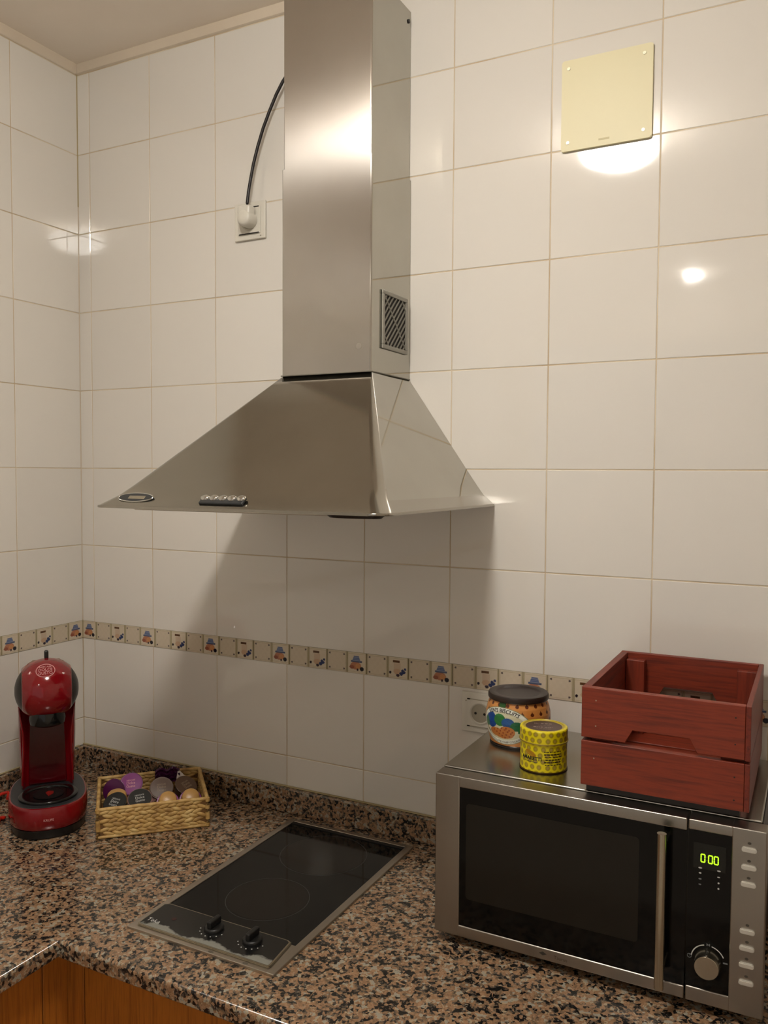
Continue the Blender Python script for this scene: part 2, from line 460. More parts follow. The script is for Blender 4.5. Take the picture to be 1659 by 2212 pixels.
# ================================================================== WORKTOP
CT = 0.900; FB = -0.630; FL = 0.614
top = thing('countertop', 'L-shaped speckled pink and black granite worktop with low upstand', 'countertop', (0, 0, 0))
def edge_slab():
    mb = MB(); prof = [(0.010, CT-0.030), (0.003, CT-0.030), (0.0008, CT-0.0290), (0.0, CT-0.0270), (0.0, CT-0.0110), (0.0008, CT-0.0065), (0.0030, CT-0.0028), (0.0065, CT-0.0007), (0.0110, CT)]
    rings = [[mb.bm.verts.new((x, y, z)) for x, y in ((0.001, -0.001), (RX-0.005, -0.001), (RX-0.005, FB+d_), (FL-d_, FB+d_), (FL-d_, -2.2), (0.001, -2.2))] for d_, z in prof]
    for A, B in zip(rings, rings[1:]):
        for k in range(6): mb.bm.faces.new((A[k], A[(k+1) % 6], B[(k+1) % 6], B[k]))
    for R in (rings[0], rings[-1]):      # two clean quads per cap, split at the inner corner
        x0, y1 = R[0].co.x, R[0].co.y
        mb.bm.faces.new((R[0], R[1], R[2], R[3])); mb.bm.faces.new((R[0], R[3], R[4], R[5]))
    return mb
edge_slab().build('slab', M['granite'], top)
u1 = thing('granite_upstand', 'speckled granite upstand strip along the back wall under the hood', 'upstand', (0, 0, CT))
MB().box(0.001, RX-0.005, -0.020, -0.0015, 0.0002, 0.053, 0.0015).build('strip', M['granite'], u1)
MB().box(0.001, RX-0.005, -0.0065, -0.0008, 0.053, 0.0555, 0.0008).build('sealant', M['caulk'], u1)
u2 = thing('granite_upstand', 'speckled granite upstand strip on the left wall behind the coffee machine', 'upstand', (0, 0, CT))
MB().box(0.001, 0.020, -2.2, -0.0205, 0.0002, 0.053, 0.0015).build('strip', M['granite'], u2)
MB().box(0.001, 0.0065, -2.2, -0.0205, 0.053, 0.0555, 0.0008).build('sealant', M['caulk'], u2)

# ================================================================== CABINETS
def cabinet(name, label, ax, a0, a1, front, group=None):
    t = thing(name, label, 'cabinet')
    th = 0.02
    def B(p0, p1, q0, q1, z0, z1, bev=0):
        return MB().box(p0, p1, q0, q1, z0, z1, bev) if ax == 'x' else MB().box(q0, q1, p0, p1, z0, z1, bev)
    s = -1 if ax == 'x' else 1
    lo, hi = sorted((front - s*0.021, s*0.012 if ax == 'x' else 0.012))
    B(a0+0.001, a1-0.001, lo, hi, 0.0, 0.868).build('body', M['wood_gap'] if False else M['wood_cab'], t)
    f0, f1 = sorted((front, front - s*0.019))
    d = B(a0+0.002, a1-0.002, f0, f1, 0.10, 0.864, 0.002); d.build('door', M['wood_cab'], t)
    return t
cabinet('base_cabinet', 'honey oak base cabinet under the hob with vertical grain', 'x', 0.628, 1.15, -0.590)
cabinet('base_cabinet', 'honey oak base cabinet below the microwave', 'x', 1.15, 1.95, -0.590)
cabinet('base_cabinet', 'honey oak base cabinet of the left run beside the corner', 'y', -1.25, -0.640, 0.590)
cf = thing('corner_post', 'narrow honey oak corner filler between the two cabinet runs', 'cabinet')
MB().box(0.575, 0.627, -0.5885, -0.5695, 0.0, 0.868, 0.001).build('post', M['wood_cab'], cf)
MB().box(0.5695, 0.5885, -0.639, -0.5885, 0.0, 0.868, 0.001).build('post', M['wood_cab'], cf)

# ================================================================== HOOD
hood = thing('extractor_hood', 'brushed steel chimney extractor hood fixed to the tiled wall', 'extractor hood', (0.84, 0, 0))
HZ = 1.608
cx0, cx1, cyf = 0.744-0.84, 0.948-0.84, -0.170
bx0, bx1, byf = 0.541-0.84, 1.133-0.84, -0.474
zt = 1.864
def canopy():
    bm = bmesh.new()
    def ringpts(x0, x1, yf, z, r):
        pts = [(x0, -0.001)]
        n = 8
        for i in range(n+1):
            a = math.radians(180 + 90*i/n); pts.append((x0+r + r*math.cos(a), yf+r + r*math.sin(a)))
        for i in range(n+1):
            a = math.radians(270 + 90*i/n); pts.append((x1-r + r*math.cos(a), yf+r + r*math.sin(a)))
        pts.append((x1, -0.001))
        return [bm.verts.new((x, y, z)) for x, y in pts]
    rings = []
    K = 14
    for k in range(K+1):
        t = k/K
        f = t
        flare = 0.010*math.exp(-t*26)            # sheet turns out into the rim
        x0 = bx0+0.008 + (cx0-bx0-0.008)*f - flare; x1 = bx1-0.008 + (cx1-bx1+0.008)*f + flare
        yf = byf+0.010 + (cyf-byf-0.010)*f - flare
        rings.append(ringpts(x0, x1, yf, HZ+0.003 + (zt-HZ-0.003)*t, 0.022*(1-t)+0.004))
    for A, B in zip(rings, rings[1:]):
        for i in range(len(A)-1): bm.faces.new((A[i], A[i+1], B[i+1], B[i]))
    bm.faces.new(rings[-1])
    # material split: side faces
    bm.faces.ensure_lookup_table()
    for f in bm.faces:
        f.normal_update()
    me = bpy.data.meshes.new('canopy'); bmesh.ops.recalc_face_normals(bm, faces=bm.faces); 
    for f in bm.faces:
        n = f.normal
        f.material_index = 1 if n.x > 0.75 else 0
    bm.to_mesh(me); bm.free()
    me.materials.append(M['steel_canopy']); me.materials.append(M['steel_side'])
    me.shade_smooth(); me.set_sharp_from_angle(angle=math.radians(40)); return me
wnm(link('canopy', canopy(), hood))
def rim():
    mb = MB(); pts = [(bx0-0.004, -0.002)]
    r = 0.03
    for i in range(9):
        a = math.radians(180+90*i/8); pts.append((bx0-0.004+r+r*math.cos(a), byf-0.004+r+r*math.sin(a)))
    for i in range(9):
        a = math.radians(270+90*i/8); pts.append((bx1+0.004-r+r*math.cos(a), byf-0.004+r+r*math.sin(a)))
    pts.append((bx1+0.004, -0.002))
    mb.prism(pts, HZ-0.001, HZ+0.0035, 'xy', None, 0.001, 1); return mb
rim().build('rim', M['steel_canopy'], hood)
MB().box(bx0+0.05, bx1-0.05, byf+0.05, -0.05, HZ-0.006, HZ-0.0015, 0.001).build('grease_filter', M['steel_hob'], hood)
MB().lathe([(0.045, -0.005), (0.052, 0)], 32, Matrix.Translation((bx1-0.065, byf+0.030, HZ-0.0015)), True, 1.0, 0.4).build('rim_bulge', M['browndark'], hood)  # small dark protrusion for the bulge under the rim's front lip

def duct(x0, x1, yf, z0, z1, r, name, m1, m2):
    mb = MB(); n = 4
    pts = [(x0, -0.001)] + [(x0+r+r*math.cos(math.radians(180+90*i/n)), yf+r+r*math.sin(math.radians(180+90*i/n))) for i in range(n+1)] \
        + [(x1-r+r*math.cos(math.radians(270+90*i/n)), yf+r+r*math.sin(math.radians(270+90*i/n))) for i in range(n+1)] + [(x1, -0.001)]
    A = [mb.bm.verts.new((x, y, z0)) for x, y in pts]; B = [mb.bm.verts.new((x, y, z1)) for x, y in pts]
    for i in range(len(pts)-1):
        f = mb.bm.faces.new((A[i], A[i+1], B[i+1], B[i]))
    mb.bm.faces.new(B)
    bmesh.ops.recalc_face_normals(mb.bm, faces=mb.bm.faces)
    for f in mb.bm.faces: f.material_index = 1 if f.normal.x > 0.9 else 0
    me = bpy.data.meshes.new(name); mb.bm.to_mesh(me); mb.bm.free()
    me.materials.append(m1); me.materials.append(m2); me.shade_smooth(); me.set_sharp_from_angle(angle=math.radians(30))
    return wnm(link(name, me, hood))
duct(cx0, cx1, cyf, zt-0.001, 2.272, 0.004, 'lower_duct', M['steel_hood'], M['steel_side'])
duct(cx0+0.0025, cx1-0.0025, cyf+0.0025, 2.2721, 2.610, 0.004, 'upper_duct', M['steel_hood'], M['steel_side'])
# dirt line where duct meets canopy
# side vent grille
zj = zt + 0.0012
mb = MB(); mb.tube([(cx0-0.001, cyf-0.001, zj), (0.0, cyf-0.0012, zj), (cx1, cyf-0.001, zj), (cx1+0.001, cyf*0.5, zj), (cx1+0.001, -0.003, zj)], 0.0013, 6)
mb.build('joint_sealant', mat('grimy_sealant', '#6f6b60', 0.7), hood)
vg = MB(); vx = cx1+0.0006
y0, y1, z0, z1 = -0.130, -0.020, 1.914, 2.027
fw = 0.008
vg.box(vx, vx+0.004, y0, y1, z1-fw, z1, 0.001); vg.box(vx, vx+0.004, y0, y1, z0, z0+fw, 0.001)
vg.box(vx, vx+0.004, y0, y0+fw, z0+fw, z1-fw, 0.001); vg.box(vx, vx+0.004, y1-fw, y1, z0+fw, z1-fw, 0.001)
vent = vg.build('vent_grille', mat('grey_vent_plastic', '#8d8a80', 0.4), hood)
MB().box(vx-0.0002, vx+0.0008, y0+fw*0.5, y1-fw*0.5, z0+fw*0.5, z1-fw*0.5).build('opening', M['white_hole'], vent)
slm = mat('vent_slat_plastic', '#77746a', 0.45)
def clipseg(p, d, lo, hi):
    t0, t1 = -9, 9
    for k in range(2):
        if abs(d[k]) < 1e-9: continue
        a = (lo[k]-p[k])/d[k]; b = (hi[k]-p[k])/d[k]
        t0 = max(t0, min(a, b)); t1 = min(t1, max(a, b))
    return (t0, t1) if t1-t0 > 0.004 else None
ilo = (y0+fw, z0+fw); ihi = (y1-fw, z1-fw)
def slat(py, pz, d, w, x0, x1):
    r = clipseg((py, pz), d, ilo, ihi)
    if not r: return
    a = (py+d[0]*r[0], pz+d[1]*r[0]); b = (py+d[0]*r[1], pz+d[1]*r[1]); n = (-d[1]*w/2, d[0]*w/2)
    MB().prism([(a[0]+n[0], a[1]+n[1]), (b[0]+n[0], b[1]+n[1]), (b[0]-n[0], b[1]-n[1]), (a[0]-n[0], a[1]-n[1])], x0, x1, 'yz').build('slat', slm, vent, None)
s2 = math.sqrt(0.5)
for k in range(-13, 14):     # fine diagonal slats, rising to the rear
    off = k*0.0100
    slat((y0+y1)/2 + off*s2, (z0+z1)/2 - off*s2, (s2, s2), 0.0032, vx+0.0009, vx+0.0026)
for off in (-0.055, 0.0, 0.055):   # three cross bars the other way
    slat((y0+y1)/2 + off*s2 + 0.0, (z0+z1)/2 + off*s2, (s2, -s2), 0.0030, vx+0.0010, vx+0.0032)
# screw of the upper duct and small badge
MB().cyl((cx1-0.0028, -0.012, 2.587), (cx1-0.0005, -0.012, 2.587), 0.004, 12).build('screw', M['browndark'], hood)
MB().cyl((0.921-0.84, cyf+0.0006, 1.914), (0.921-0.84, cyf-0.0004, 1.914), 0.0058, 20).build('round_mark', mat('grey_sticker', '#8b8378', 0.5), hood)
# canopy front: frame on the sloping face
P0 = Vector((0, byf+0.010, HZ+0.003)); P1 = Vector((0, cyf, zt)); sl = (P1-P0).normalized(); nr = Vector((0, -sl.z, sl.y))
def onface(x, s_, off=0.0): 
    return Vector((x, 0, 0)) + P0 + sl*s_ + nr*off
def facemat(x, s_, off=0.0):
    off += 0.0034
    o = onface(x, s_, off)
    return Matrix(((1, sl.x, nr.x, o.x), (0, sl.y, nr.y, o.y), (0, sl.z, nr.z, o.z), (0, 0, 0, 1)))
badge = MB().lathe([(1.0, 0), (1.0, 0.0016), (0.93, 0.0022)], 40, facemat(0.624-0.84, 0.017) @ Matrix.Diagonal((0.041, 0.0115, 1, 1))).build('badge', M['darkgrey'], hood)
for k in range(1):
    mb = MB(); T = facemat(0.624-0.84, 0.017, 0.0018)
    pts = [T @ Vector((0.040*math.cos(a), 0.0110*math.sin(a), 0)) for a in [2*math.pi*i/40 for i in range(41)]]
    mb.tube(pts, 0.0012, 6).build('badge_ring', M['chrome'], badge)
    MB().box(-0.016, 0.022, -0.004, 0.004, 0.0012, 0.0030, 0.0008, 1, facemat(0.624-0.84, 0.017)).build('badge_plate', M['satin'], badge)
pan = MB().box(-0.046, 0.046, -0.011, 0.006, 0, 0.005, 0.002, 2, facemat(0.821-0.84, 0.015)).build('switch_panel', M['darkgrey'], hood)
for k in range(5):
    T = facemat(0.821-0.84 - 0.038 + 0.019*k, 0.0165, 0.0045)
    MB().lathe([(0.0088, 0), (0.0088, 0.0018), (0.0068, 0.0036), (0.003, 0.0040)], 18, T @ Matrix.Diagonal((1, 0.75, 1, 1))).build('button', M['chrome'], pan)

# ================================================================== WALL SOCKETS, PLUG, COVER PLATE
def socket(loc, label, w, h, dark=True):
    t = thing('wall_socket', label, 'socket', loc)
    MB().box(0, w, -0.007, -0.0004, 0, h, 0.0018).build('frame', M['white'], t)
    MB().box(0.012, w-0.012, -0.0095, -0.0071, 0.012, h-0.012, 0.0012).build('centre_plate', M['white'], t)
    c = (w/2, h/2)
    cup = MB(); 
    cup.lathe([(0.0218, 0.0), (0.0218, -0.0016), (0.0195, -0.0016), (0.0185, -0.0006)], 36, Matrix.Translation((c[0], -0.0096, c[1])) @ Matrix.Rotation(math.pi/2, 4, 'X') @ Matrix.Diagonal((1, 1, -1, 1)), False)
    cup.build('socket_ring', mat('socket_white', '#cbc6b8', 0.35), t)
    MB().cyl((c[0], -0.0098, c[1]), (c[0], -0.0102, c[1]), 0.0185, 32).build('socket_well', mat('socket_shade', '#a39c8a', 0.5), t)
    for dx in (-0.0095, 0.0095):
        MB().cyl((c[0]+dx, -0.0101, c[1]), (c[0]+dx, -0.0108, c[1]), 0.0026, 14).build('pin_hole', M['white_hole'], t)
    for zz in (0.013, h-0.013):
        if dark: MB().box(0.015, w-0.015, -0.0104, -0.0094, zz-0.0013, zz+0.0013, 0.0005).build('slot', M['white_hole'], t)
        else:
            MB().box(0.015, w-0.015, -0.0101, -0.0094, zz-0.0008, zz+0.0008, 0.0003).build('slot', bpy.data.materials['socket_shade'], t)
            for xx in (0.0135, w-0.0195): MB().box(xx, xx+0.006, -0.0106, -0.0094, zz-0.0013, zz+0.0013, 0.0005).build('slot_notch', M['white_hole'], t)
    MB().cyl((w-0.012, -0.0069, 0.006), (w-0.012, -0.0076, 0.006), 0.0014, 10).build('screw', M['screw'], t)
    MB().cyl((0.010, -0.0069, h-0.018), (0.010, -0.0076, h-0.018), 0.0014, 10).build('screw', M['screw'], t)
    return t
socket((0.503, 0, 2.200), 'white square wall socket left of the steel duct with the plug in it', 0.085, 0.084)
socket((1.073, 0, 1.148), 'white wall socket partly hidden behind the biscuit tin', 0.083, 0.081, False)
pl = thing('power_plug', 'white plug with black cable running up behind the steel duct', 'plug', (0.545, 0, 2.242))
MB().lathe([(0.0185, 0.0108), (0.0188, 0.028), (0.0180, 0.036), (0.0140, 0.0405), (0.004, 0.042)], 32, Matrix.Translation((0.006, 0, -0.001)) @ Matrix.Rotation(math.pi/2, 4, 'X')).build('plug_body', M['white'], pl)
MB().box(-0.0125, 0.0225, -0.0385, -0.013, -0.004, 0.027, 0.006, 3).build('cord_grip', M['white'], pl)
cpts = [(0.553, -0.026, 2.264), (0.553, -0.026, 2.275), (0.555, -0.024, 2.300), (0.560, -0.022, 2.330), (0.567, -0.021, 2.362),
        (0.578, -0.020, 2.398), (0.592, -0.020, 2.434), (0.610, -0.020, 2.470), (0.628, -0.020, 2.502), (0.645, -0.020, 2.526),
        (0.675, -0.018, 2.560), (0.715, -0.018, 2.590), (0.742, -0.018, 2.600)]
MB().tube([(x-0.545, y, z-2.242) for x, y, z in cpts], 0.0036, 12).build('cord', M['cable'], pl, 60)

cp = thing('cover_plate', 'cream square junction cover plate screwed high on the tiles', 'cover plate', (1.262, 0, 2.275))
MB().prism(rrect(0, 0.165, 0, 0.166, 0.004), -0.006, -0.0004, 'xz', None, 0.0012, 2).build('plate', M['cream'], cp)
for dx, dz in ((0.013, 0.015), (0.150, 0.015), (0.013, 0.150), (0.150, 0.150)):
    MB().cyl((dx, -0.0059, dz), (dx, -0.0072, dz), 0.0030, 14).build('screw', M['screw'], cp)
MB().box(0.070, 0.090, -0.0064, -0.0058, 0.010, 0.0135, 0.0003).build('moulded_mark', M['cream_mark'], cp)

# ================================================================== HOB
hob = thing('ceramic_hob', 'black two-zone ceramic hob with steel frame set in the worktop', 'hob', (0.688, -0.550, CT))
W_, D_ = 0.299, 0.501
fr = MB(); 
Z1 = 0.0050
fr.prism(rrect(0, W_, 0, D_, 0.004), 0.0002, 0.0018, 'xy')
gx0, gx1, gy0, gy1 = 0.013, W_-0.014, 0.014, D_-0.012
fr.box(0, gx0, 0, D_, 0.0015, Z1, 0.0012); fr.box(gx1, W_, 0, D_, 0.0015, Z1, 0.0012)
fr.box(gx0, gx1, D_-0.012, D_, 0.0015, Z1, 0.0012); fr.box(gx0-0.001, gx1+0.001, 0, 0.082, 0.0015, Z1, 0.0008)
fr.build('frame', M['steel_hob'], hob)
gl = MB().box(gx0, gx1, 0.0822, gy1, 0.0018, 0.0032, 0.0004).build('glass_plate', M['blackglass'], hob)
MB().box(gx0, gx1, gy1-0.010, gy1, 0.0033, 0.0046).build('rear_gap', M['blackplastic'], hob)
ringm = mat('zone_print', '#2c2b29', 0.35); zonem = mat('zone_tint', '#15110e', 0.10, 0.0, IOR=1.33)
def annulus(cx, cy, r0, r1, z, name, m, parent, n=64):
    mb = MB(); A = []; B = []
    for i in range(n):
        a = 2*math.pi*i/n; A.append(mb.bm.verts.new((cx+r0*math.cos(a), cy+r0*math.sin(a), z))); B.append(mb.bm.verts.new((cx+r1*math.cos(a), cy+r1*math.sin(a), z)))
    for i in range(n): mb.bm.faces.new((A[i], A[(i+1) % n], B[(i+1) % n], B[i]))
    return mb.build(name, m, parent)
for zx, zy, r in ((0.844-0.688, -0.362+0.550, 0.076), (0.842-0.688, -0.166+0.550, 0.088)):
    annulus(zx, zy, r-0.0013, r, 0.00335, 'zone_ring', ringm, gl)
    annulus(zx, zy, 0.0, r-0.004, 0.00328, 'cooking_zone', zonem, gl)
# control panel
cpn = thing('control_panel', '', '')
del cpn['label'], cpn['category']
cpn.parent = hob; cpn.location = (0, 0, 0)
bpy.data.objects.remove(cpn)
panel = MB(); ppts = [(0.016, 0.009), (W_-0.017, 0.009), (W_-0.014, 0.014), (W_-0.022, 0.083), (W_-0.030, 0.087), (0.018, 0.087), (0.009, 0.081), (0.012, 0.014)]
panel.prism(ppts, 0.0045, 0.0078, 'xy', None, 0.001, 2)
panel = panel.build('control_panel', M['satin'], hob, label='raised steel-edged control panel')
def worn():
    m = mat('worn_black_panel', '#151515', 0.25); nt, b = nodes(m)
    c = coords(nt); n = noise(nt, c, 26, 5, 0.7); sx = nt.nodes.new('ShaderNodeSeparateXYZ')
    t = nt.nodes.new('ShaderNodeTexCoord'); nt.links.new(t.outputs['Object'], sx.inputs[0])
    # wear concentrated towards the cook's edge (small y)
    m1 = nt.nodes.new('ShaderNodeMapRange'); m1.inputs['From Min'].default_value = 0.012; m1.inputs['From Max'].default_value = 0.042
    m1.inputs['To Min'].default_value = 0.62; m1.inputs['To Max'].default_value = -0.25
    nt.links.new(sx.outputs[1], m1.inputs['Value'])
    # stronger near x=0.055 and x=0.14
    w = nt.nodes.new('ShaderNodeMath'); w.operation = 'SINE'; mu = nt.nodes.new('ShaderNodeMath'); mu.operation = 'MULTIPLY'; mu.inputs[1].default_value = 62
    nt.links.new(sx.outputs[0], mu.inputs[0]); ad0 = nt.nodes.new('ShaderNodeMath'); ad0.operation = 'ADD'; ad0.inputs[1].default_value = -2.2
    nt.links.new(mu.outputs[0], ad0.inputs[0]); nt.links.new(ad0.outputs[0], w.inputs[0])
    m2 = nt.nodes.new('ShaderNodeMath'); m2.operation = 'MULTIPLY_ADD'; m2.inputs[1].default_value = 0.17
    nt.links.new(w.outputs[0], m2.inputs[0]); nt.links.new(m1.outputs[0], m2.inputs[2])
    s = nt.nodes.new('ShaderNodeMath'); s.operation = 'ADD'; nt.links.new(n.outputs['Fac'], s.inputs[0]); nt.links.new(m2.outputs[0], s.inputs[1])
    r = ramp(nt, [(0.80, '#141414'), (0.92, '#84847c')]); nt.links.new(s.outputs[0], r.inputs[0])
    nt.links.new(r.outputs[0], b.inputs['Base Color'])
    return m
MB().prism([(0.019, 0.0125), (W_-0.019, 0.0125), (W_-0.0185, 0.0155), (W_-0.0258, 0.0805), (W_-0.031, 0.084), (0.019, 0.084), (0.0125, 0.079), (0.0150, 0.0155)],
           0.0074, 0.0081, 'xy').build('black_fascia', worn(), panel)
for kx, ky in ((0.829-0.688, 0.0555), (0.907-0.688, 0.0560)):
    k = MB().lathe([(0.0165, 0.0080), (0.0165, 0.012), (0.0145, 0.0145), (0.006, 0.015)], 28, Matrix.Translation((kx, ky, 0))).build('knob', M['blackplastic'], hob)
    MB().box(kx-0.0045, kx+0.0045, ky-0.0145, ky+0.0145, 0.0145, 0.0265, 0.002).build('grip', M['blackplastic'], k)
    for a in range(7):
        an = math.radians(200 + 140*a/6 + (0 if kx < 0.2 else 10)); 
        MB().cyl((kx+0.0235*math.cos(an), ky+0.0235*math.sin(an), 0.0080), (kx+0.0235*math.cos(an), ky+0.0235*math.sin(an), 0.0084), 0.0011, 8).build('dial_dot', M['whiteprint'], panel)
MB().cyl((0.060, 0.049, 0.0080), (0.060, 0.049, 0.0084), 0.0045, 20).build('indicator_light', mat('dark_red_lens', '#3d0c0c', 0.2), panel)
text_obj('logo', 'Teka', 0.0140, lambda x, y: (0.0335+x, 0.0285+y, 0.0085), M['whiteprint'], panel)
for sx_ in (0.175, 0.243):
    MB().lathe([(0.0055, 0.0050), (0.0050, 0.0053)], 16, Matrix.Translation((sx_, 0.0045, 0)), True, 1.0, 0.5).build('clip', mat('clip_shade', '#5c5549', 0.5), hob)

# ================================================================== MICROWAVE
mw = thing('microwave', 'stainless steel microwave oven with black glass door on the worktop', 'microwave', (1.162, -0.339, CT))
bz0, bz1 = 0.017, 0.282
W = 0.496
MB().box(0.000, W-0.008, 0.0345, 0.317, bz0+0.004, 0.284, 0.0025).build('housing', [steel('housing_steel', '#bfbdb5', 0.25, (3, 40, 40), 0.0, 0.006, 0)], mw)
MB().box(W-0.0079, W-0.0062, 0.036, 0.314, bz0+0.006, 0.281, 0.0008).build('side_panel', M['browndark'], mw, label='dark enamelled right side panel')
for fx, fy in ((0.03, 0.06), (0.46, 0.06), (0.03, 0.29), (0.46, 0.29)):
    MB().cyl((fx, fy, 0.0), (fx, fy, bz0+0.006), 0.012, 16).build('foot', M['blackplastic'], mw)
dx1 = 0.392
wx0, wz0, wz1 = 0.043, 0.036, 0.264
d = MB()
d.box(0, wx0, 0, 0.032, bz0, bz1, 0.002); d.box(wx0-0.002, dx1, 0, 0.032, wz1, bz1, 0.002); d.box(wx0-0.002, dx1, 0, 0.032, bz0, wz0, 0.002)
door = d.build('door', M['steel_mw'], mw)
MB().box(wx0-0.003, dx1-0.0005, 0.0016, 0.030, wz0-0.003, wz1+0.003).build('door_glass', M['blackglass_mw'], door)
MB().prism(rrect(0.054, 0.326, 0.082, 0.240, 0.006), 0.0012, 0.0017, 'xz').build('window_mesh', M['mesh_mw'], door)
h = MB(); hx = 0.362
h.cyl((hx, -0.031, 0.041), (hx, -0.031, 0.266), 0.0066, 24)
handle = h.build('handle', M['satin'], door, label='vertical tubular steel handle')
for hz in (0.062, 0.245): MB().cyl((hx, -0.026, hz), (hx, 0.0015, hz), 0.004, 14).build('handle_post', M['satin'], handle)
# tiny maker's mark on the lower rail: arrowhead and faint strokes
MB().prism([(0.178, 0.0275), (0.184, 0.0305), (0.190, 0.0275), (0.184, 0.0245)], -0.0004, 0.0004, 'xz').build('rail_mark', M['darkprint'], door)
text_obj('rail_lettering', 'Taurus', 0.0075, lambda x, y: (0.212+x, -0.0004, 0.0262+y), mat('faint_etch', '#6b655c', 0.5, 0.6), door)
c = MB(); px0, px1 = 0.3935, W; bxr = 0.451
c.box(bxr, px1, 0, 0.032, bz0, bz1, 0.002); c.box(px0, bxr+0.002, 0, 0.032, 0.267, bz1, 0.002); c.box(px0, bxr+0.002, 0, 0.032, bz0, 0.0385, 0.002)
ctrl = c.build('control_fascia', M['steel_mw'], mw)
MB().prism(rrect(px0+0.0003, bxr+0.003, 0.036, 0.269, 0.003), 0.0014, 0.030, 'xz').build('display_glass', M['blackglass_mw'], ctrl)
scr = MB().box(0.401, 0.444, 0.0010, 0.0016, 0.213, 0.250).build('display', mat('display_smoke', '#0c0e0a', 0.15), mw)
def seg0(x, z, w, hgt):
    mb = MB(); t = 0.0015; sk = 0.0
    for sx, ex, sz, ez in ((x+t*0.5, x+w-t*0.5, z+hgt-t, z+hgt), (x+t*0.5, x+w-t*0.5, z, z+t)):
        mb.box(sx, ex, 0.0002, 0.0011, sz, ez)
    for xx in (x-0.0002, x+w-t+0.0002):
        mb.box(xx, xx+t, 0.0002, 0.0011, z+t*0.7, z+hgt/2-0.0004); mb.box(xx, xx+t, 0.0002, 0.0011, z+hgt/2+0.0004, z+hgt-t*0.7)
    mb.build('digit', M['led'], scr)
for x in (0.4108, 0.4208, 0.4284): seg0(x, 0.2225, 0.0062, 0.0125)
cl_ = MB(); cl_.box(0.4185, 0.4196, 0.0002, 0.0011, 0.2255, 0.2268); cl_.box(0.4185, 0.4196, 0.0002, 0.0011, 0.2305, 0.2318); cl_.build('digit_colon', mat('dim_green', '#5c6a2a', 0.4), scr)
for (ix, iz, w, hh_) in ((0.4105, 0.2140, 0.0050, 0.0022), (0.4105, 0.2065, 0.0036, 0.0022), (0.4105, 0.198, 0.0042, 0.0022), (0.4105, 0.190, 0.0038, 0.0018),
                         (0.4352, 0.2145, 0.0050, 0.0020), (0.4352, 0.2055, 0.0040, 0.0014), (0.4352, 0.197, 0.0026, 0.0024), (0.4352, 0.189, 0.0026, 0.0026)):
    MB().prism([(ix + w/2*math.cos(a), iz + hh_/2*math.sin(a)) for a in [2*math.pi*i/12 for i in range(12)]], 0.0008, 0.0012, 'xz').build('function_icon', M['whiteprint'] if iz > 0.205 or ix > 0.43 and iz < 0.2 else M['greyprint'], ctrl)
kx, kz = 0.4235, 0.0815
kn = MB().lathe([(0.0180, -0.0010), (0.0175, 0.010), (0.0166, 0.019), (0.0158, 0.0200)], 40, Matrix.Translation((kx, 0, kz)) @ Matrix.Rotation(math.pi/2, 4, 'X')).build('dial_knob', M['satin'], mw)
MB().box(kx-0.0008, kx+0.0008, -0.0205, -0.001, kz+0.0165, kz+0.0186, 0.0003).build('pointer', M['chrome'], kn)
mb = MB()
for a0, a1 in ((25, 78), (104, 172)):
    n = 16; A = []
    for i in range(n+1):
        a = math.radians(a0 + (a1-a0)*i/n); ro, ri = 0.0232, 0.0218
        A.append((mb.bm.verts.new((kx+ro*math.cos(a), 0.0009, kz+ro*math.sin(a))), mb.bm.verts.new((kx+ri*math.cos(a), 0.0009, kz+ri*math.sin(a)))))
    for p, q in zip(A, A[1:]): mb.bm.faces.new((p[0], q[0], q[1], p[1]))
mb.build('dial_arc', M['whiteprint'], ctrl)
mb = MB(); 
mb.tube([(kx-0.0250+0.0028*math.cos(a), 0.0010, kz+0.0015+0.0028*math.sin(a)) for a in [2*math.pi*i/16 for i in range(17)]], 0.0004, 4)
mb.tube([(kx-0.0250, 0.0010, kz+0.0015), (kx-0.0250, 0.001, kz+0.0033)], 0.0003, 4); mb.build('clock_symbol', M['greyprint'], ctrl)
MB().box(kx+0.0200, kx+0.0260, 0.0009, 0.0012, kz+0.0015, kz+0.0035).build('weight_symbol', M['greyprint'], ctrl)
MB().prism([(kx-0.0022, kz+0.0215), (kx-0.0022, kz+0.0255), (kx, kz+0.0235), (kx+0.0022, kz+0.0255), (kx+0.0022, kz+0.0215), (kx, kz+0.0232)], 0.0008, 0.0012, 'xz').build('start_symbol', M['greyprint'], ctrl)
for z in (1.154, 1.129, 1.105, 1.038, 1.014, 0.990, 0.965):
    zz = z-CT
    MB().prism(rrect(0.4640, 0.4835, zz-0.0034, zz+0.0034, 0.0031, 4), -0.0036, 0.001, 'xz', None, 0.0010, 2).build('button', bpy.data.materials.get('button_metal') or mat('button_metal', '#d9d5cc', 0.3, 0.5), mw)
    T = [(0.4738+0.0025*math.cos(a), zz+0.0088+0.0018*math.sin(a)) for a in [2*math.pi*i/10 for i in range(10)]]
    MB().prism(T, -0.0003, 0.0004, 'xz').build('button_symbol', mat('etched', '#4f4a42', 0.5, 0.4) if z == 1.154 else bpy.data.materials['etched'], ctrl)

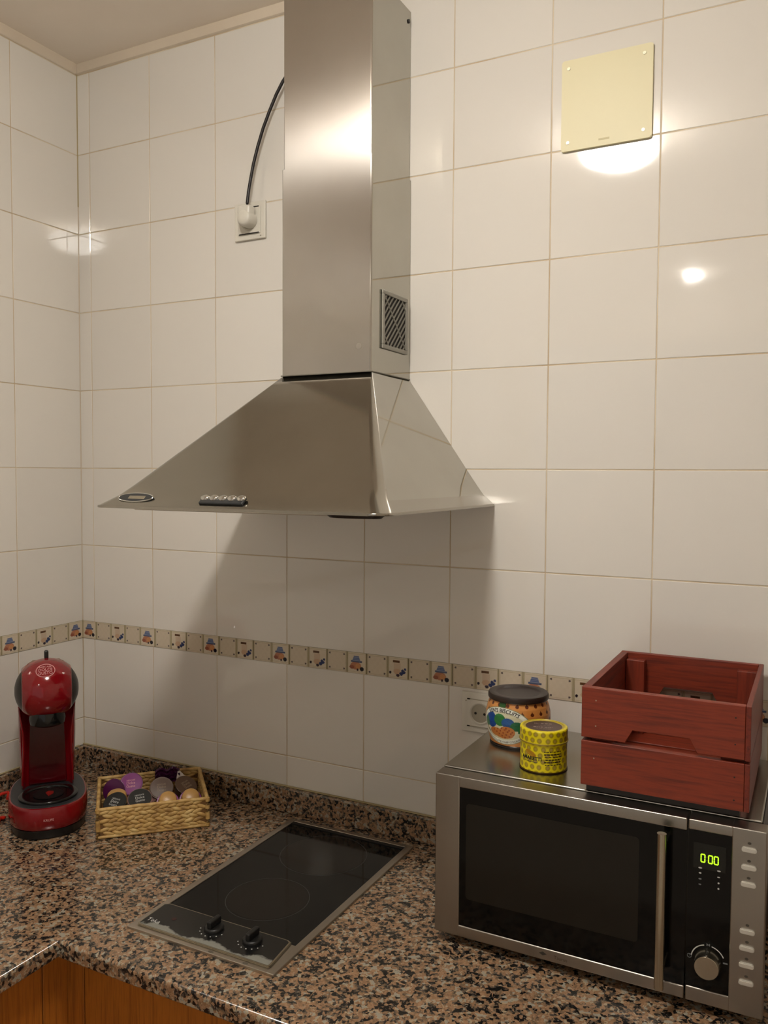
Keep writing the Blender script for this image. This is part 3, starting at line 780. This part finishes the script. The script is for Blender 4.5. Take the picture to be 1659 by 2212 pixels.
# ================================================================== RED WOODEN CRATE
CZ = CT + 0.284 + 0.0005
cr = thing('wooden_crate', 'open mahogany-red wooden crate standing on the microwave', 'crate', (1.395, -0.318, CZ))
cw, cdp, chh = 0.2305, 0.300, 1.348-CZ
zb = 1.197-CZ; gap0, gap1 = 1.2655-CZ, 1.2708-CZ
bt = 0.012
def notch_board(y0, nm='board'):
    pts = [(0, gap1), (0.066, gap1), (0.0755, gap1+0.0215), (0.158, gap1+0.0215), (0.167, gap1), (cw, gap1), (cw, chh), (0, chh)]
    MB().prism(pts, y0, y0+bt, 'xz', None, 0.0010, 1).build('board', M['crate_x'], cr)
for y in (0.0, cdp-bt):
    notch_board(y)
    MB().box(0, cw, y, y+bt, zb, gap0, 0.001).build('board', M['crate_x'], cr)
for x in (0.0, cw):
    MB().box(x, x+bt, bt+0.0003 if x < 0.1 else 0.002, cdp-bt-0.0003, gap1, chh, 0.001).build('board', M['crate_y'], cr) if x < 0.1 else \
        MB().box(cw+0.0003, cw+0.0075, 0.0, cdp, gap1-0.001, chh, 0.001).build('board', M['crate_y'], cr)
    if x < 0.1: MB().box(0.0, bt, bt+0.0003, cdp-bt-0.0003, zb, gap0, 0.001).build('board', M['crate_y'], cr)
    else: MB().box(cw+0.0003, cw+0.0075, 0.0, cdp, zb, gap0, 0.001).build('board', M['crate_y'], cr)
for x0 in (0.0125, cw-0.0325):
    for y0_ in (bt+0.0003, cdp-bt-0.0183):
        MB().box(x0, x0+0.032, y0_, y0_+0.018, zb, chh-0.010, 0.001).build('corner_post', M['crate_z'], cr)
for i in range(4):
    MB().box(0.0125 if i in (0,) else 0.013, cw-0.0125, 0.014+0.069*i, 0.014+0.069*i+0.060, zb+0.001 if False else zb, zb+0.009, 0.001).build('floor_slat', M['crate_x'], cr)
for y in (0.012, cdp-0.034):
    MB().box(0.006, cw-0.006, y, y+0.022, 0.0, zb-0.0003, 0.001).build('runner', M['browndark'], cr)
for nx, nz in ((0.010, 1.329), (0.010, 1.290), (0.008, 1.240), (0.210, 1.330), (0.210, 1.292), (0.210, 1.245), (0.210, 1.212)):
    MB().cyl((0.012+nx*0.98, -0.0002, nz-CZ), (0.012+nx*0.98, 0.002, nz-CZ), 0.0012, 8).build('nail', M['screw'] if nx < 0.1 else M['browndark'], cr)

# ================================================================== TINS
MT = CT + 0.284 + 0.0004
vdir = math.atan2(-1.582+0.127, 1.706-1.231)      # from tin towards where the photo was taken
def tin_biscuit():
    cx, cy = 1.232, -0.126
    t = thing('biscuit_tin', 'large orange-brown biscuit tin with dark brown plastic lid', 'tin', (cx, cy, MT), vdir)
    H = 0.086
    prof = [(0.0, 0.0495), (0.03, 0.0505), (0.10, 0.0520), (0.30, 0.0562), (0.50, 0.0585), (0.65, 0.0580), (0.80, 0.0550), (0.92, 0.0505), (1.0, 0.0490)]
    def rad(v):
        for (a, ra), (b, rb) in zip(prof, prof[1:]):
            if v <= b: 
                q = (v-a)/(b-a); return ra + (rb-ra)*q
        return prof[-1][1]
    NU, NV = 620, 150
    mb = MB(); mb.grid(NU, NV, lambda u, v: Vector((rad(v)*math.cos(2*math.pi*u), rad(v)*math.sin(2*math.pi*u), 0.002+v*H)), True)
    me = mb.mesh('body', M['print_tin'], 60)
    LA = math.radians(-30)      # label centre angle; local +x looks at the photo position, -y side is to its left
    LZ = 0.040; ra_, rb_ = 0.054, 0.0335
    def colf(co):
        a = math.atan2(co.y, co.x); z = co.z; R = math.hypot(co.x, co.y)
        s = (a-LA); s = (s+math.pi) % (2*math.pi) - math.pi
        x = s*0.057; y = z-LZ
        v = (z-0.002)/H
        c = mixc(lin('#c27d3a'), lin('#d0924f'), 0.5+0.5*math.sin(x*90)*math.sin(z*130))
        if v < 0.03: return lin('#2a1408')
        if v < 0.22: c = mixc(c, lin('#a35f2a'), 0.4)
        # chocolate chip shapes
        if 0.36 < v < 0.97:
            row = int((z-0.030)/0.0135); zz = 0.030 + (row+0.5)*0.0135
            px = 0.0185; off = 0.5*px if row % 2 else 0
            col = round((x-off)/px); xx = col*px+off
            dx, dz = x-xx, z-zz
            if (dx/0.0034)**2 + ((dz+0.0008)/0.0030)**2 < 1 or (abs(dx) < 0.0014*(1-(dz-0.0015)/0.0035) and 0 < dz < 0.0045): 
                c = lin('#4e1e0c') if hsh(row, col, round(dx*1500), round(dz*1500)) > 0.25 else lin('#6b2f15')
        if abs(x+0.002) < 0.0080 and y > 0: c = lin('#17501a') if abs(x+0.002) < 0.0068 else lin('#3a2a08')
        e = (x/ra_)**2 + (y/rb_)**2
        if e < 1:
            c = lin('#e4e6da')
            ei = (x/(ra_-0.0085))**2 + ((y)/(rb_-0.0085))**2
            if 0.93 < e: c = lin('#7f8264')
            if ei < 1:
                c = lin('#c9c4a4')
                if y > -0.006:
                    k = hsh(round(x*900), round(y*900))
                    for ex, ey, rx, ry, cc in ((-0.024, 0.008, 0.014, 0.014, '#17489a'), (-0.004, 0.011, 0.012, 0.011, '#2f7d32'), (0.012, 0.007, 0.012, 0.009, '#2b5a9c'), (0.028, 0.001, 0.012, 0.010, '#1c6a35'), (-0.038, 0.002, 0.008, 0.010, '#3f7d55')):
                        if ((x-ex)/rx)**2 + ((y-ey)/ry)**2 < 1: c = mixc(lin(cc), lin('#0f2c3a'), 0.45*k)
                for ex, ey, rx, ry in ((-0.012, -0.012, 0.016, 0.008), (0.010, -0.009, 0.015, 0.010), (0.002, -0.015, 0.020, 0.007)):
                    if ((x-ex)/rx)**2 + ((y-ey)/ry)**2 < 1:
                        c = mixc(lin('#c07c3a'), lin('#8a3f18'), 1.0 if hsh(round(x*350), round(y*350)) > 0.78 else 0.25)
                if abs(y + 0.010 + 0.9*(x+0.036)) < 0.0018 and -0.042 < x < -0.030: c = lin('#3d1d12')
            if x > 0.030 and -0.010 < y < 0.004 and e < 0.93: c = lin('#1c6a35')
        return c
    paint(me, colf); link('body', me, t)
    def onsurf(x, y, off=0.0004):
        z = LZ+y; v = (z-0.002)/H; r = rad(v)+off; a = LA + x/0.057
        return (r*math.cos(a), r*math.sin(a), z)
    def arc_top(tx, ty):
        ph = math.pi/2 - (tx)/0.043*1.0
        A = ra_-0.0068+ty; B = rb_-0.0060+ty
        return onsurf(A*math.cos(ph), B*math.sin(ph))
    text_obj('label_lettering', "KEN'S BISCUITS", 0.0092, arc_top, M['darkprint'], t, 0.0002)
    def arc_bot(tx, ty):
        ph = -math.pi/2 + (tx)/0.043
        A = ra_-0.0045-ty; B = rb_-0.0042-ty
        return onsurf(A*math.cos(ph), B*math.sin(ph))
    text_obj('label_lettering', 'CHOCOLATE CHIP COOKIES', 0.0054, arc_bot, M['darkprint'], t)
    lid = MB().lathe([(0.0500, 0.0815), (0.0538, 0.0815), (0.0546, 0.0830), (0.0546, 0.0885), (0.0530, 0.0915), (0.0500, 0.0918), (0.0415, 0.0912), (0.0400, 0.0895), (0.0350, 0.0880), (0.002, 0.0880)], 72).build('lid', M['lidbrown'], t)
    MB().lathe([(0.0500, 0.0), (0.0505, 0.0006), (0.0502, 0.0025)], 64).build('base_rim', M['browndark'], t)
tin_biscuit()

def tin_yellow():
    cx, cy = 1.312, -0.234
    t = thing('round_tin', 'small yellow dotted tin with brown disc on its lid', 'tin', (cx, cy, MT), math.atan2(-1.582-cy, 1.706-cx))
    Rr_ = 0.0385; H = 0.0455
    def dots(x, z, pitch=0.0124):
        row = round(z/(pitch*0.80)); off = pitch/2 if row % 2 else 0; col = round((x-off)/pitch)
        jx = (hsh(row, col)-0.5)*0.002; d = math.hypot(x-(col*pitch+off)-jx, (z-row*pitch*0.80)*0.95)
        base = lin('#dccb0c')
        if d < 0.0020: return lin('#a48a44')
        if d < 0.0036: return lin('#9b8a08')
        if d < 0.0043: return mixc(base, lin('#897a06'), 0.5)
        return base
    NU = 440
    def bodyc(co):
        a = math.atan2(co.y, co.x); x = a*Rr_; z = co.z
        c = dots(x, z)
        if z < 0.0012: return lin('#4d4206')
        if 0.001 < x < 0.036 and 0.0125 < z < 0.0385:
            ln = (z-0.0125)/0.0043; fr_ = ln - int(ln); li = int(ln)
            if 0.28 < fr_ < 0.75:
                w = hsh(li, int((x*1000)/1.15)); word = hsh(li*3+1, int(x*1000/4.2 + li*0.37))
                gapx = ((x*1000 + li*1.7) % (5.2+1.6*hsh(li))) < 0.9
                if not gapx and w > 0.10 and x < 0.0345 - 0.004*hsh(li+9): c = lin('#2c1f02')
        if ((x+0.022)/0.010)**2 + ((z-0.0315-0.3*(x+0.022)*-1)/0.0045)**2 < 1: c = mixc(lin('#c08a14'), lin('#8e6512'), hsh(round(x*900), round(z*900)))
        return c
    mb = MB(); mb.grid(NU, 80, lambda u, v: Vector((Rr_*math.cos(2*math.pi*u), Rr_*math.sin(2*math.pi*u), 0.001+v*H)), True)
    me = mb.mesh('body', M['print_tin'], 60); paint(me, bodyc); link('body', me, t)
    RL = Rr_+0.0009
    prof = [(RL, 0.0), (RL+0.0004, 0.0008), (RL, 0.0016), (RL, 0.0185), (RL-0.0012, 0.0205), (RL-0.0040, 0.0215), (RL-0.0058, 0.0216), (RL-0.0072, 0.0200), (RL-0.0085, 0.0198), (0.001, 0.0198)]
    # resample lid profile finely for the printed dots
    fine = []
    for (r0, z0_), (r1, z1_) in zip(prof, prof[1:]):
        L = math.hypot(r1-r0, z1_-z0_); n = max(1, int(L/0.00055))
        for i in range(n): fine.append((r0+(r1-r0)*i/n, z0_+(z1_-z0_)*i/n))
    fine.append(prof[-1])
    zl = 0.0480
    mb = MB(); mb.lathe([(r, z+zl) for r, z in fine], 400)
    def lidc(co):
        r = math.hypot(co.x, co.y); a = math.atan2(co.y, co.x); z = co.z-zl
        if r > RL-0.0045 : 
            if z < 0.0015: return lin('#a3922a')
            return dots(a*RL, z+0.002 + 0.002)
        if r > 0.0300: return lin('#b5a032') if r < RL-0.0060 else lin('#c0ac1a')
        c = lin('#3e2018')
        # faded lettering rows across the disc
        u, v = co.x, co.y
        for k, (cu, hw) in enumerate(((-0.014, 0.016), (-0.004, 0.010), (0.006, 0.017), (0.014, 0.013))):
            if abs(u-cu) < 0.0018 and abs(v) < hw and hsh(k, round(v*900)) > 0.3 and ((v*1000+k*3) % 7) > 1: c = lin('#a58f80') if k in (0, 2) else lin('#6b5346')
        return c
    me = mb.mesh('lid', M['print_tin'], 50); paint(me, lidc); lo = link('lid', me, t)
    MB().lathe([(RL-0.001, zl-0.0012), (RL+0.0012, zl-0.0008), (RL+0.0012, zl+0.0006), (RL, zl+0.001)], 80, None, False).build('lid_bead', M['goldrim'], t)
    MB().lathe([(Rr_, 0.0), (Rr_+0.0011, 0.0003), (Rr_+0.0011, 0.0016), (Rr_, 0.0022)], 80).build('base_rim', M['tinrim'], t)
    def surf(tx, ty):
        a = (-0.0215+tx)/Rr_; z = 0.0235+ty - tx*0.0
        return ((Rr_+0.0003)*math.cos(a), (Rr_+0.0003)*math.sin(a), z)
    text_obj('lettering', 'AMARETTI', 0.0080, surf, M['blackprint'], t, 0.00035)
    mb = MB(); mb.tube([surf(-0.012+0.024*i/12, -0.0055) for i in range(13)], 0.0004, 4).build('underline', M['blackprint'], t)
tin_yellow()

# ================================================================== COFFEE MACHINE
cm = thing('coffee_machine', 'red and black capsule coffee machine in the corner of the worktop', 'coffee machine', (0.297, -0.372, CT), math.radians(50))
def sup(w, y0, yb, n=40, p=2.6, front=0.10):
    # plan outline: rounded front, squarer back
    pts = []
    for i in range(n):
        a = 2*math.pi*i/n - math.pi/2; cx_ = math.cos(a); sy_ = math.sin(a)
        e = 2/p
        x = w*math.copysign(abs(cx_)**e, cx_)
        yy = math.copysign(abs(sy_)**(2/2.2 if sy_ < 0 else e), sy_)
        y = y0+front + (front*yy if sy_ < 0 else (yb-y0-front)*yy)
        pts.append((x, y))
    return pts
def loft(secs, cap=True):
    mb = MB(); R = [[mb.bm.verts.new((x, y, z)) for x, y in pts] for z, pts in secs]
    n = len(R[0])
    for A, B in zip(R, R[1:]):
        for i in range(n): mb.bm.faces.new((A[i], A[(i+1) % n], B[(i+1) % n], B[i]))
    if cap: mb.bm.faces.new(R[0]); mb.bm.faces.new(R[-1])
    return mb
def off(pts, d, cy=0.12):
    return [(x*(1+d/0.083), cy+(y-cy)*(1+d/0.12)) for x, y in pts]
o_ = sup(0.0815, 0, 0.245)
loft([(0.0, off(o_, -0.010)), (0.002, off(o_, -0.006)), (0.020, off(o_, -0.003))]).build('foot', M['blackplastic'], cm)
base = loft([(0.0202, off(o_, -0.004)), (0.024, off(o_, -0.001)), (0.045, off(o_, 0.0)), (0.062, off(o_, -0.001)), (0.0668, off(o_, -0.0025)), (0.0675, off(o_, -0.005))]).build('base', M['red'], cm, 50)
loft([(0.0676, off(o_, -0.0052)), (0.0690, off(o_, -0.007))]).build('base_top', M['darkgrey'], base)
dt = MB().lathe([(0.060, 0.0691), (0.0605, 0.0735), (0.0585, 0.0755), (0.050, 0.0752), (0.049, 0.0728), (0.002, 0.0728)], 48, Matrix.Translation((0.0, 0.072, 0)), True, 1.0, 0.92).build('drip_tray', M['blackgloss'], cm)
MB().lathe([(0.030, 0.0730), (0.031, 0.0742), (0.028, 0.0746), (0.002, 0.0744)], 40, Matrix.Translation((0, 0.070, 0))).build('drip_grid', M['blackplastic'], dt)
MB().prism([(0, 0.053), (0.010, 0.066), (0.011, 0.078), (0.0, 0.084), (-0.006, 0.074)], 0.0746, 0.0756, 'xy').build('drop_emblem', mat('dull_red', '#7c1712', 0.3), dt)
# column: open front recess between two side wings
def colsec(z, w, yfr, yrec, yb, wing):
    pts = []
    xs = w
    pts.append((-xs*0.80, yb)); pts.append((-xs*0.97, yb-0.022)); pts.append((-xs, (yb+yfr)/2)); pts.append((-xs*0.985, yfr+0.008)); pts.append((-xs*0.93, yfr)); 
    pts.append((-xs+wing*0.65, yfr+0.005)); pts.append((-xs+wing, yrec-0.007)); pts.append((-xs+wing+0.010, yrec))
    pts += [(-0.012, yrec+0.001), (0.012, yrec+0.001)]
    pts += [(-x, y) for x, y in reversed(pts[:8])]
    return (z, pts)
cs = [colsec(0.0692, 0.0545, 0.128, 0.152, 0.215, 0.010), colsec(0.10, 0.0565, 0.120, 0.150, 0.218, 0.013), colsec(0.15, 0.0578, 0.112, 0.148, 0.220, 0.016),
      colsec(0.20, 0.0588, 0.105, 0.148, 0.222, 0.019), colsec(0.25, 0.0592, 0.105, 0.145, 0.222, 0.018), colsec(0.30, 0.0585, 0.115, 0.140, 0.220, 0.014), colsec(0.330, 0.052, 0.13, 0.138, 0.200, 0.010), colsec(0.345, 0.035, 0.14, 0.145, 0.180, 0.006)]
loft(cs).build('column', M['red'], cm, 50)
MB().box(-0.0400, 0.0400, 0.1440, 0.1500, 0.072, 0.262, 0.003).build('front_panel', M['reddark'], cm, label='deep red recessed panel between the column wings')
for s in (-1, 1):
    MB().tube([(s*0.0520, 0.119, 0.082), (s*0.0505, 0.112, 0.12), (s*0.0490, 0.105, 0.16), (s*0.0495, 0.1015, 0.20), (s*0.0535, 0.100, 0.235), (s*0.0565, 0.104, 0.262)], 0.0022, 8).build('wing_edge', M['red'], cm, 60)
# spherical head
HC = Vector((0.0, 0.098, 0.297)); HR = 0.0668
def sph(x0, x1, r, sy=1.0, n=40, m=14):
    mb = MB(); rings = []
    for j in range(m+1):
        x = x0 + (x1-x0)*j/m; rr = math.sqrt(max(r*r-x*x, 1e-7))
        rings.append([mb.bm.verts.new((HC.x+x, HC.y+rr*math.cos(2*math.pi*i/n)*sy, HC.z+rr*math.sin(2*math.pi*i/n))) for i in range(n)])
    for A, B in zip(rings, rings[1:]):
        for i in range(n): mb.bm.faces.new((A[i], A[(i+1) % n], B[(i+1) % n], B[i]))
    mb.bm.faces.new(rings[0]); mb.bm.faces.new(rings[-1]); return mb
head = sph(-0.050, 0.050, HR, 1.0, 64, 30).build('head', M['red'], cm, 50)
sph(-0.0650, -0.0501, HR-0.0012, 1.0, 64, 14).build('side_cap', M['blackplastic'], head, 60)
sph(0.0501, 0.0650, HR-0.0012, 1.0, 64, 14).build('side_cap', M['blackplastic'], head, 60)
MB().lathe([(0.029, 0.0), (0.036, 0.004), (0.038, 0.016), (0.036, 0.03)], 40, Matrix.Translation((0, 0.080, 0.2245))).build('capsule_holder', M['blackgloss'], cm)
lv = MB(); lv.box(-0.0045, 0.0045, 0.108, 0.122, 0.360, 0.3785, 0.0035, 3); lv.build('lever', M['blackplastic'], cm)
eN = math.radians(50)
nv = Vector((0, -math.cos(eN), math.sin(eN))); uv_ = Vector((0, math.sin(eN), math.cos(eN)))
def onhead(x, y, e=0.0006):
    d_ = (nv*HR + Vector((1, 0, 0))*x + uv_*y).normalized(); return HC + d_*(HR+e)
cx_l = -0.003
MB().tube([onhead(cx_l+0.0195*math.cos(2*math.pi*i/40), 0.0175*math.sin(2*math.pi*i/40), 0.0) for i in range(41)], 0.0009, 6).build('logo_ring', M['pinkprint'], head, 60)
text_obj('logo_lettering', 'NESCAFE', 0.0066, lambda x, y: onhead(cx_l+x*0.95, 0.0085+y), M['pinkprint'], head)
text_obj('logo_lettering', 'DOLCE', 0.0098, lambda x, y: onhead(cx_l+x*0.90, 0.0008+y), M['pinkprint'], head)
text_obj('logo_lettering', 'GUSTO', 0.0098, lambda x, y: onhead(cx_l+x*0.90, -0.0080+y), M['pinkprint'], head)
def onbase(x, z):
    # front outline of base
    t_ = abs(x)/0.0815; y = 0.10 - 0.10*(1-t_**2.0)**0.47
    return (x, y-0.0012, z)
text_obj('logo_lettering', 'KRUPS', 0.0070, lambda x, y: onbase(x-0.001, 0.0430+y), M['pinkprint'], base)
# red mains cable of the coffee machine, lying on the worktop and looping by the wall
cb = thing('power_cable', 'red cable looping on the worktop left of the coffee machine', 'cable', (0.1, -0.34, CT))
def cat(pts, k=6):
    out = []
    for i in range(len(pts)-1):
        p0 = Vector(pts[max(i-1, 0)]); p1 = Vector(pts[i]); p2 = Vector(pts[i+1]); p3 = Vector(pts[min(i+2, len(pts)-1)])
        for j in range(k):
            t = j/k; out.append(0.5*((2*p1)+(-p0+p2)*t+(2*p0-5*p1+4*p2-p3)*t*t+(-p0+3*p1-3*p2+p3)*t**3))
    out.append(Vector(pts[-1])); return out
zc = 0.0042
cpath = [(0.050, -0.278, 0.010), (0.032, -0.262, 0.016), (0.026, -0.290, 0.014), (0.040, -0.335, 0.006), (0.075, -0.370, zc), (0.110, -0.375, zc),
         (0.120, -0.345, zc), (0.128, -0.350, 0.006), (0.128, -0.360, 0.0085), (0.140, -0.375, 0.0105), (0.125, -0.405, 0.008), (0.135, -0.425, zc), (0.156, -0.415, zc), (0.172, -0.404, zc)]
MB().tube([Vector(p) - Vector((0.1, -0.34, 0)) for p in cat(cpath)], 0.0036, 10).build('cord', M['redcable'], cb, 60)

# ================================================================== BASKET WITH CAPSULES
BO = Vector((0.384, -0.322, CT)); BA = math.atan2(-0.158+0.322, 0.548-0.384)
bk = thing('wicker_basket', 'woven straw basket full of coffee capsules beside the coffee machine', 'basket', BO, BA)
BW, BD, BH = 0.226, 0.192, 0.064
def wall(p0, p1, name):
    p0 = Vector(p0); p1 = Vector(p1); d_ = (p1-p0); L = d_.length; d_.normalize(); nn = Vector((-d_.y, d_.x, 0))
    panel_ = MB(); q = [p0+nn*0.0015, p1+nn*0.0015, p1-nn*0.0015, p0-nn*0.0015]
    panel_.prism([(v.x, v.y) for v in q], 0.003, BH-0.006, 'xy').build('lining', M['straw_dark'], bk)
    mb = MB(); R = 6; ph = (BH-0.009)/R
    for r in range(R):
        n = int(L/0.0185)+1
        for i in range(n):
            s_ = (i+0.5*(r % 2)+0.25)*L/n
            if s_ < 0.008 or s_ > L-0.008: continue
            z = 0.006 + (r+0.5)*ph
            tilt = math.radians(17)*(1 if r % 2 else -1) + random.uniform(-0.12, 0.12)
            c_ = p0 + d_*s_ + Vector((0, 0, z)) + nn*random.uniform(-0.0006, 0.0006)
            X = d_*math.cos(tilt) + Vector((0, 0, 1))*math.sin(tilt); Z = -d_*math.sin(tilt) + Vector((0, 0, 1))*math.cos(tilt)
            a_, b_, c2 = 0.0138*random.uniform(0.92, 1.08), 0.0046, 0.0056*random.uniform(0.9, 1.1)
            T = Matrix(((Z.x*c2, nn.x*b_, X.x*a_, c_.x), (Z.y*c2, nn.y*b_, X.y*a_, c_.y), (Z.z*c2, nn.z*b_, X.z*a_, c_.z), (0, 0, 0, 1)))
            mb.ell(T, 7, 6)
    o = mb.build(name, M['straw'], bk, 80); o['kind'] = 'stuff'
corners = [(0, 0), (BW, 0), (BW, BD), (0, BD)]
for a_, b_ in zip(corners, corners[1:]+corners[:1]): wall((*a_, 0), (*b_, 0), 'weave')
for (x, y) in corners:
    MB().tube([(x+random.uniform(-.001, .001), y, 0.002 + BH*0.97*i/8) for i in range(9)], 0.0052, 8).build('corner_strand', M['straw'], bk, 60)
loop = [(x, y, BH-0.0015) for x, y in corners]
for a_, b_ in zip(loop, loop[1:]+loop[:1]):
    pts = [Vector(a_).lerp(Vector(b_), i/14) + Vector((0, 0, random.uniform(-0.0007, 0.0007))) for i in range(15)]
    MB().tube(pts, 0.0042, 8).build('rim_strand', M['straw'], bk, 60)
for a_, b_ in zip(loop, loop[1:]+loop[:1]):
    pts = [Vector((a_[0], a_[1], 0.0042)).lerp(Vector((b_[0], b_[1], 0.0042)), i/10) for i in range(11)]
    MB().tube(pts, 0.0040, 8).build('base_strand', M['straw'], bk, 60)
MB().box(0.004, BW-0.004, 0.004, BD-0.004, 0.001, 0.005).build('bottom', M['straw_dark'], bk)

toCam = Vector((1.706-0.39, -1.58+0.2, 0)).normalized()
def capsule(wx, wy, z, nrm, cupm, lidm, label, lettered=True, flip=False, rot=0.0, s=1.0, printm=None):
    nrm = Vector(nrm).normalized()
    t = thing('coffee_capsule', label, 'capsule', (wx-0.0090, wy-0.0046, z+0.0075), 0, 'coffee capsules in the basket')
    q = nrm.to_track_quat('Z', 'Y')
    t.rotation_mode = 'QUATERNION'
    # keep lettering upright: local Y close to world up
    Zv = nrm; Yv = (Vector((0, 0, 1)) - Zv*Zv.z)
    if Yv.length < 0.05: Yv = -toCam
    Yv.normalize(); Xv = Yv.cross(Zv).normalized()
    Mr = Matrix(((Xv.x, Yv.x, Zv.x), (Xv.y, Yv.y, Zv.y), (Xv.z, Yv.z, Zv.z)))
    t.rotation_quaternion = (Mr @ Matrix.Rotation(rot, 3, 'Z')).to_quaternion()
    k = s
    if not flip:
        MB().lathe([(0.0175*k, -0.026*k), (0.0205*k, -0.0245*k), (0.0232*k, -0.004*k), (0.0262*k, -0.0030*k), (0.0266*k, -0.0012*k), (0.0255*k, -0.0004*k)], 36).build('cup', cupm, t)
        MB().lathe([(0.0252*k, -0.0003*k), (0.0248*k, 0.0003*k), (0.0225*k, 0.0001*k), (0.001, 0.0008*k)], 36).build('foil_lid', lidm, t)
        if lettered:
            pm = printm or M['pinkprint']
            for tx, sz, yy in (('NESCAFE', 0.0050, 0.0075), ('Dolce', 0.0085, 0.0012), ('Gusto', 0.0085, -0.0062)):
                text_obj('lettering', tx, sz, lambda x, y, yy=yy: (x*0.95, y+yy, 0.0011), pm, t)
    else:
        MB().lathe([(0.0262*k, -0.003*k), (0.0268*k, -0.0015*k), (0.0262*k, 0.0002), (0.0225*k, 0.0006*k)], 36).build('flange', lidm, t)
        MB().lathe([(0.0232*k, 0.0003), (0.0230*k, 0.002), (0.0205*k, 0.019*k), (0.0180*k, 0.0225*k), (0.0100*k, 0.0242*k), (0.001, 0.0245*k)], 36).build('cup', cupm, t)
        MB().lathe([(0.0262*k, -0.0036*k), (0.0255*k, -0.0031*k)], 30).build('foil_lid', lidm, t)
    return t
up = Vector((0, 0, 1))
N1 = (toCam*0.62 + up*0.78)
capsule(0.341, -0.168, 0.953, toCam*0.75+up*0.66+Vector((-.1, -.1, 0)), M['purpledark'], M['purple'], 'purple-lidded capsule tilted up at the back left of the basket', True, False, 0.1)
capsule(0.316, -0.196, 0.941, toCam*0.9+up*0.3+Vector((-0.3, -0.35, 0)), M['purpledark'], M['purpledark'], 'plum capsule standing on edge at the left end of the basket', False)
capsule(0.357, -0.227, 0.934, up*0.85+toCam*0.25, M['gold'], M['blackfoil'], 'upturned tan capsule behind the front left black lid', False, True)
capsule(0.385, -0.262, 0.951, toCam*0.55+up*0.80+Vector((-0.2, -0.2, 0)), M['blackprint'], M['blackfoil'], 'black-lidded capsule in the front left corner of the basket', True, False, -0.15, 0.96, M['whiteprint'])
capsule(0.424, -0.227, 0.955, toCam*0.55+up*0.82, M['pinkpod'], M['blackfoil'], 'black-lidded capsule at the middle front of the basket', True, False, 0.12, 0.98, M['whiteprint'])
capsule(0.392, -0.180, 0.930, up, M['pinkpod'], M['pinkpod'], 'dusty pink capsule lying flat in the middle of the basket', False)
capsule(0.412, -0.146, 0.949, toCam*0.7+up*0.7, M['brownpod'], M['brownpod'], 'brown-lidded capsule at the middle back of the basket', True, False, 0.0, 1.0, mat('tan_print', '#a08c74', 0.5))
capsule(0.466, -0.186, 0.939, up*0.62+toCam*0.68, M['gold'], M['purple'], 'upturned tan capsule with purple rim behind the front edge of the basket', False, True, 0, 0.92)
capsule(0.449, -0.105, 0.949, toCam*0.5+up*0.8+Vector((.2, .2, 0)), M['brownpod'], M['brownpod'], 'brown-lidded capsule near the back right corner of the basket', True, False, 0.2, 0.97, bpy.data.materials['tan_print'])
capsule(0.499, -0.150, 0.939, up*0.62+toCam*0.68, M['gold'], M['purple'], 'upturned tan capsule with purple rim in the front right corner', False, True, 0, 0.92)
# crumpled purple wrapper
wr = MB()
random.seed(3)
def wf(u, v):
    x = (u-0.5)*0.056; y = (v-0.5)*0.034
    return Vector((x, 0.006*math.sin(u*14+v*5)+0.004*math.sin(v*19), y + 0.007*abs(math.sin(u*6.5))))
wr.grid(16, 9, wf)
bmesh.ops.solidify(wr.bm, geom=wr.bm.faces[:], thickness=0.0012)
wt = wr.build('foil_wrapper', M['purpledark'], None, None)
wt.location = (0.378, -0.103, 0.960); wt.rotation_euler = (math.radians(-20), 0, math.radians(46))
wt['label'] = 'crumpled plum foil wrapper at the back of the basket'; wt['category'] = 'wrapper'
wp = MB().prism([(0, 0), (0.024, 0.001), (0.004, 0.022)], -0.0006, 0.0006, 'xz').build('paper_scrap', M['white_foil'])
wp.location = (0.394, -0.091, 0.956); wp.rotation_euler = (math.radians(-15), 0, math.radians(40))
wp['label'] = 'white triangular paper corner sticking up in the basket'; wp['category'] = 'paper'
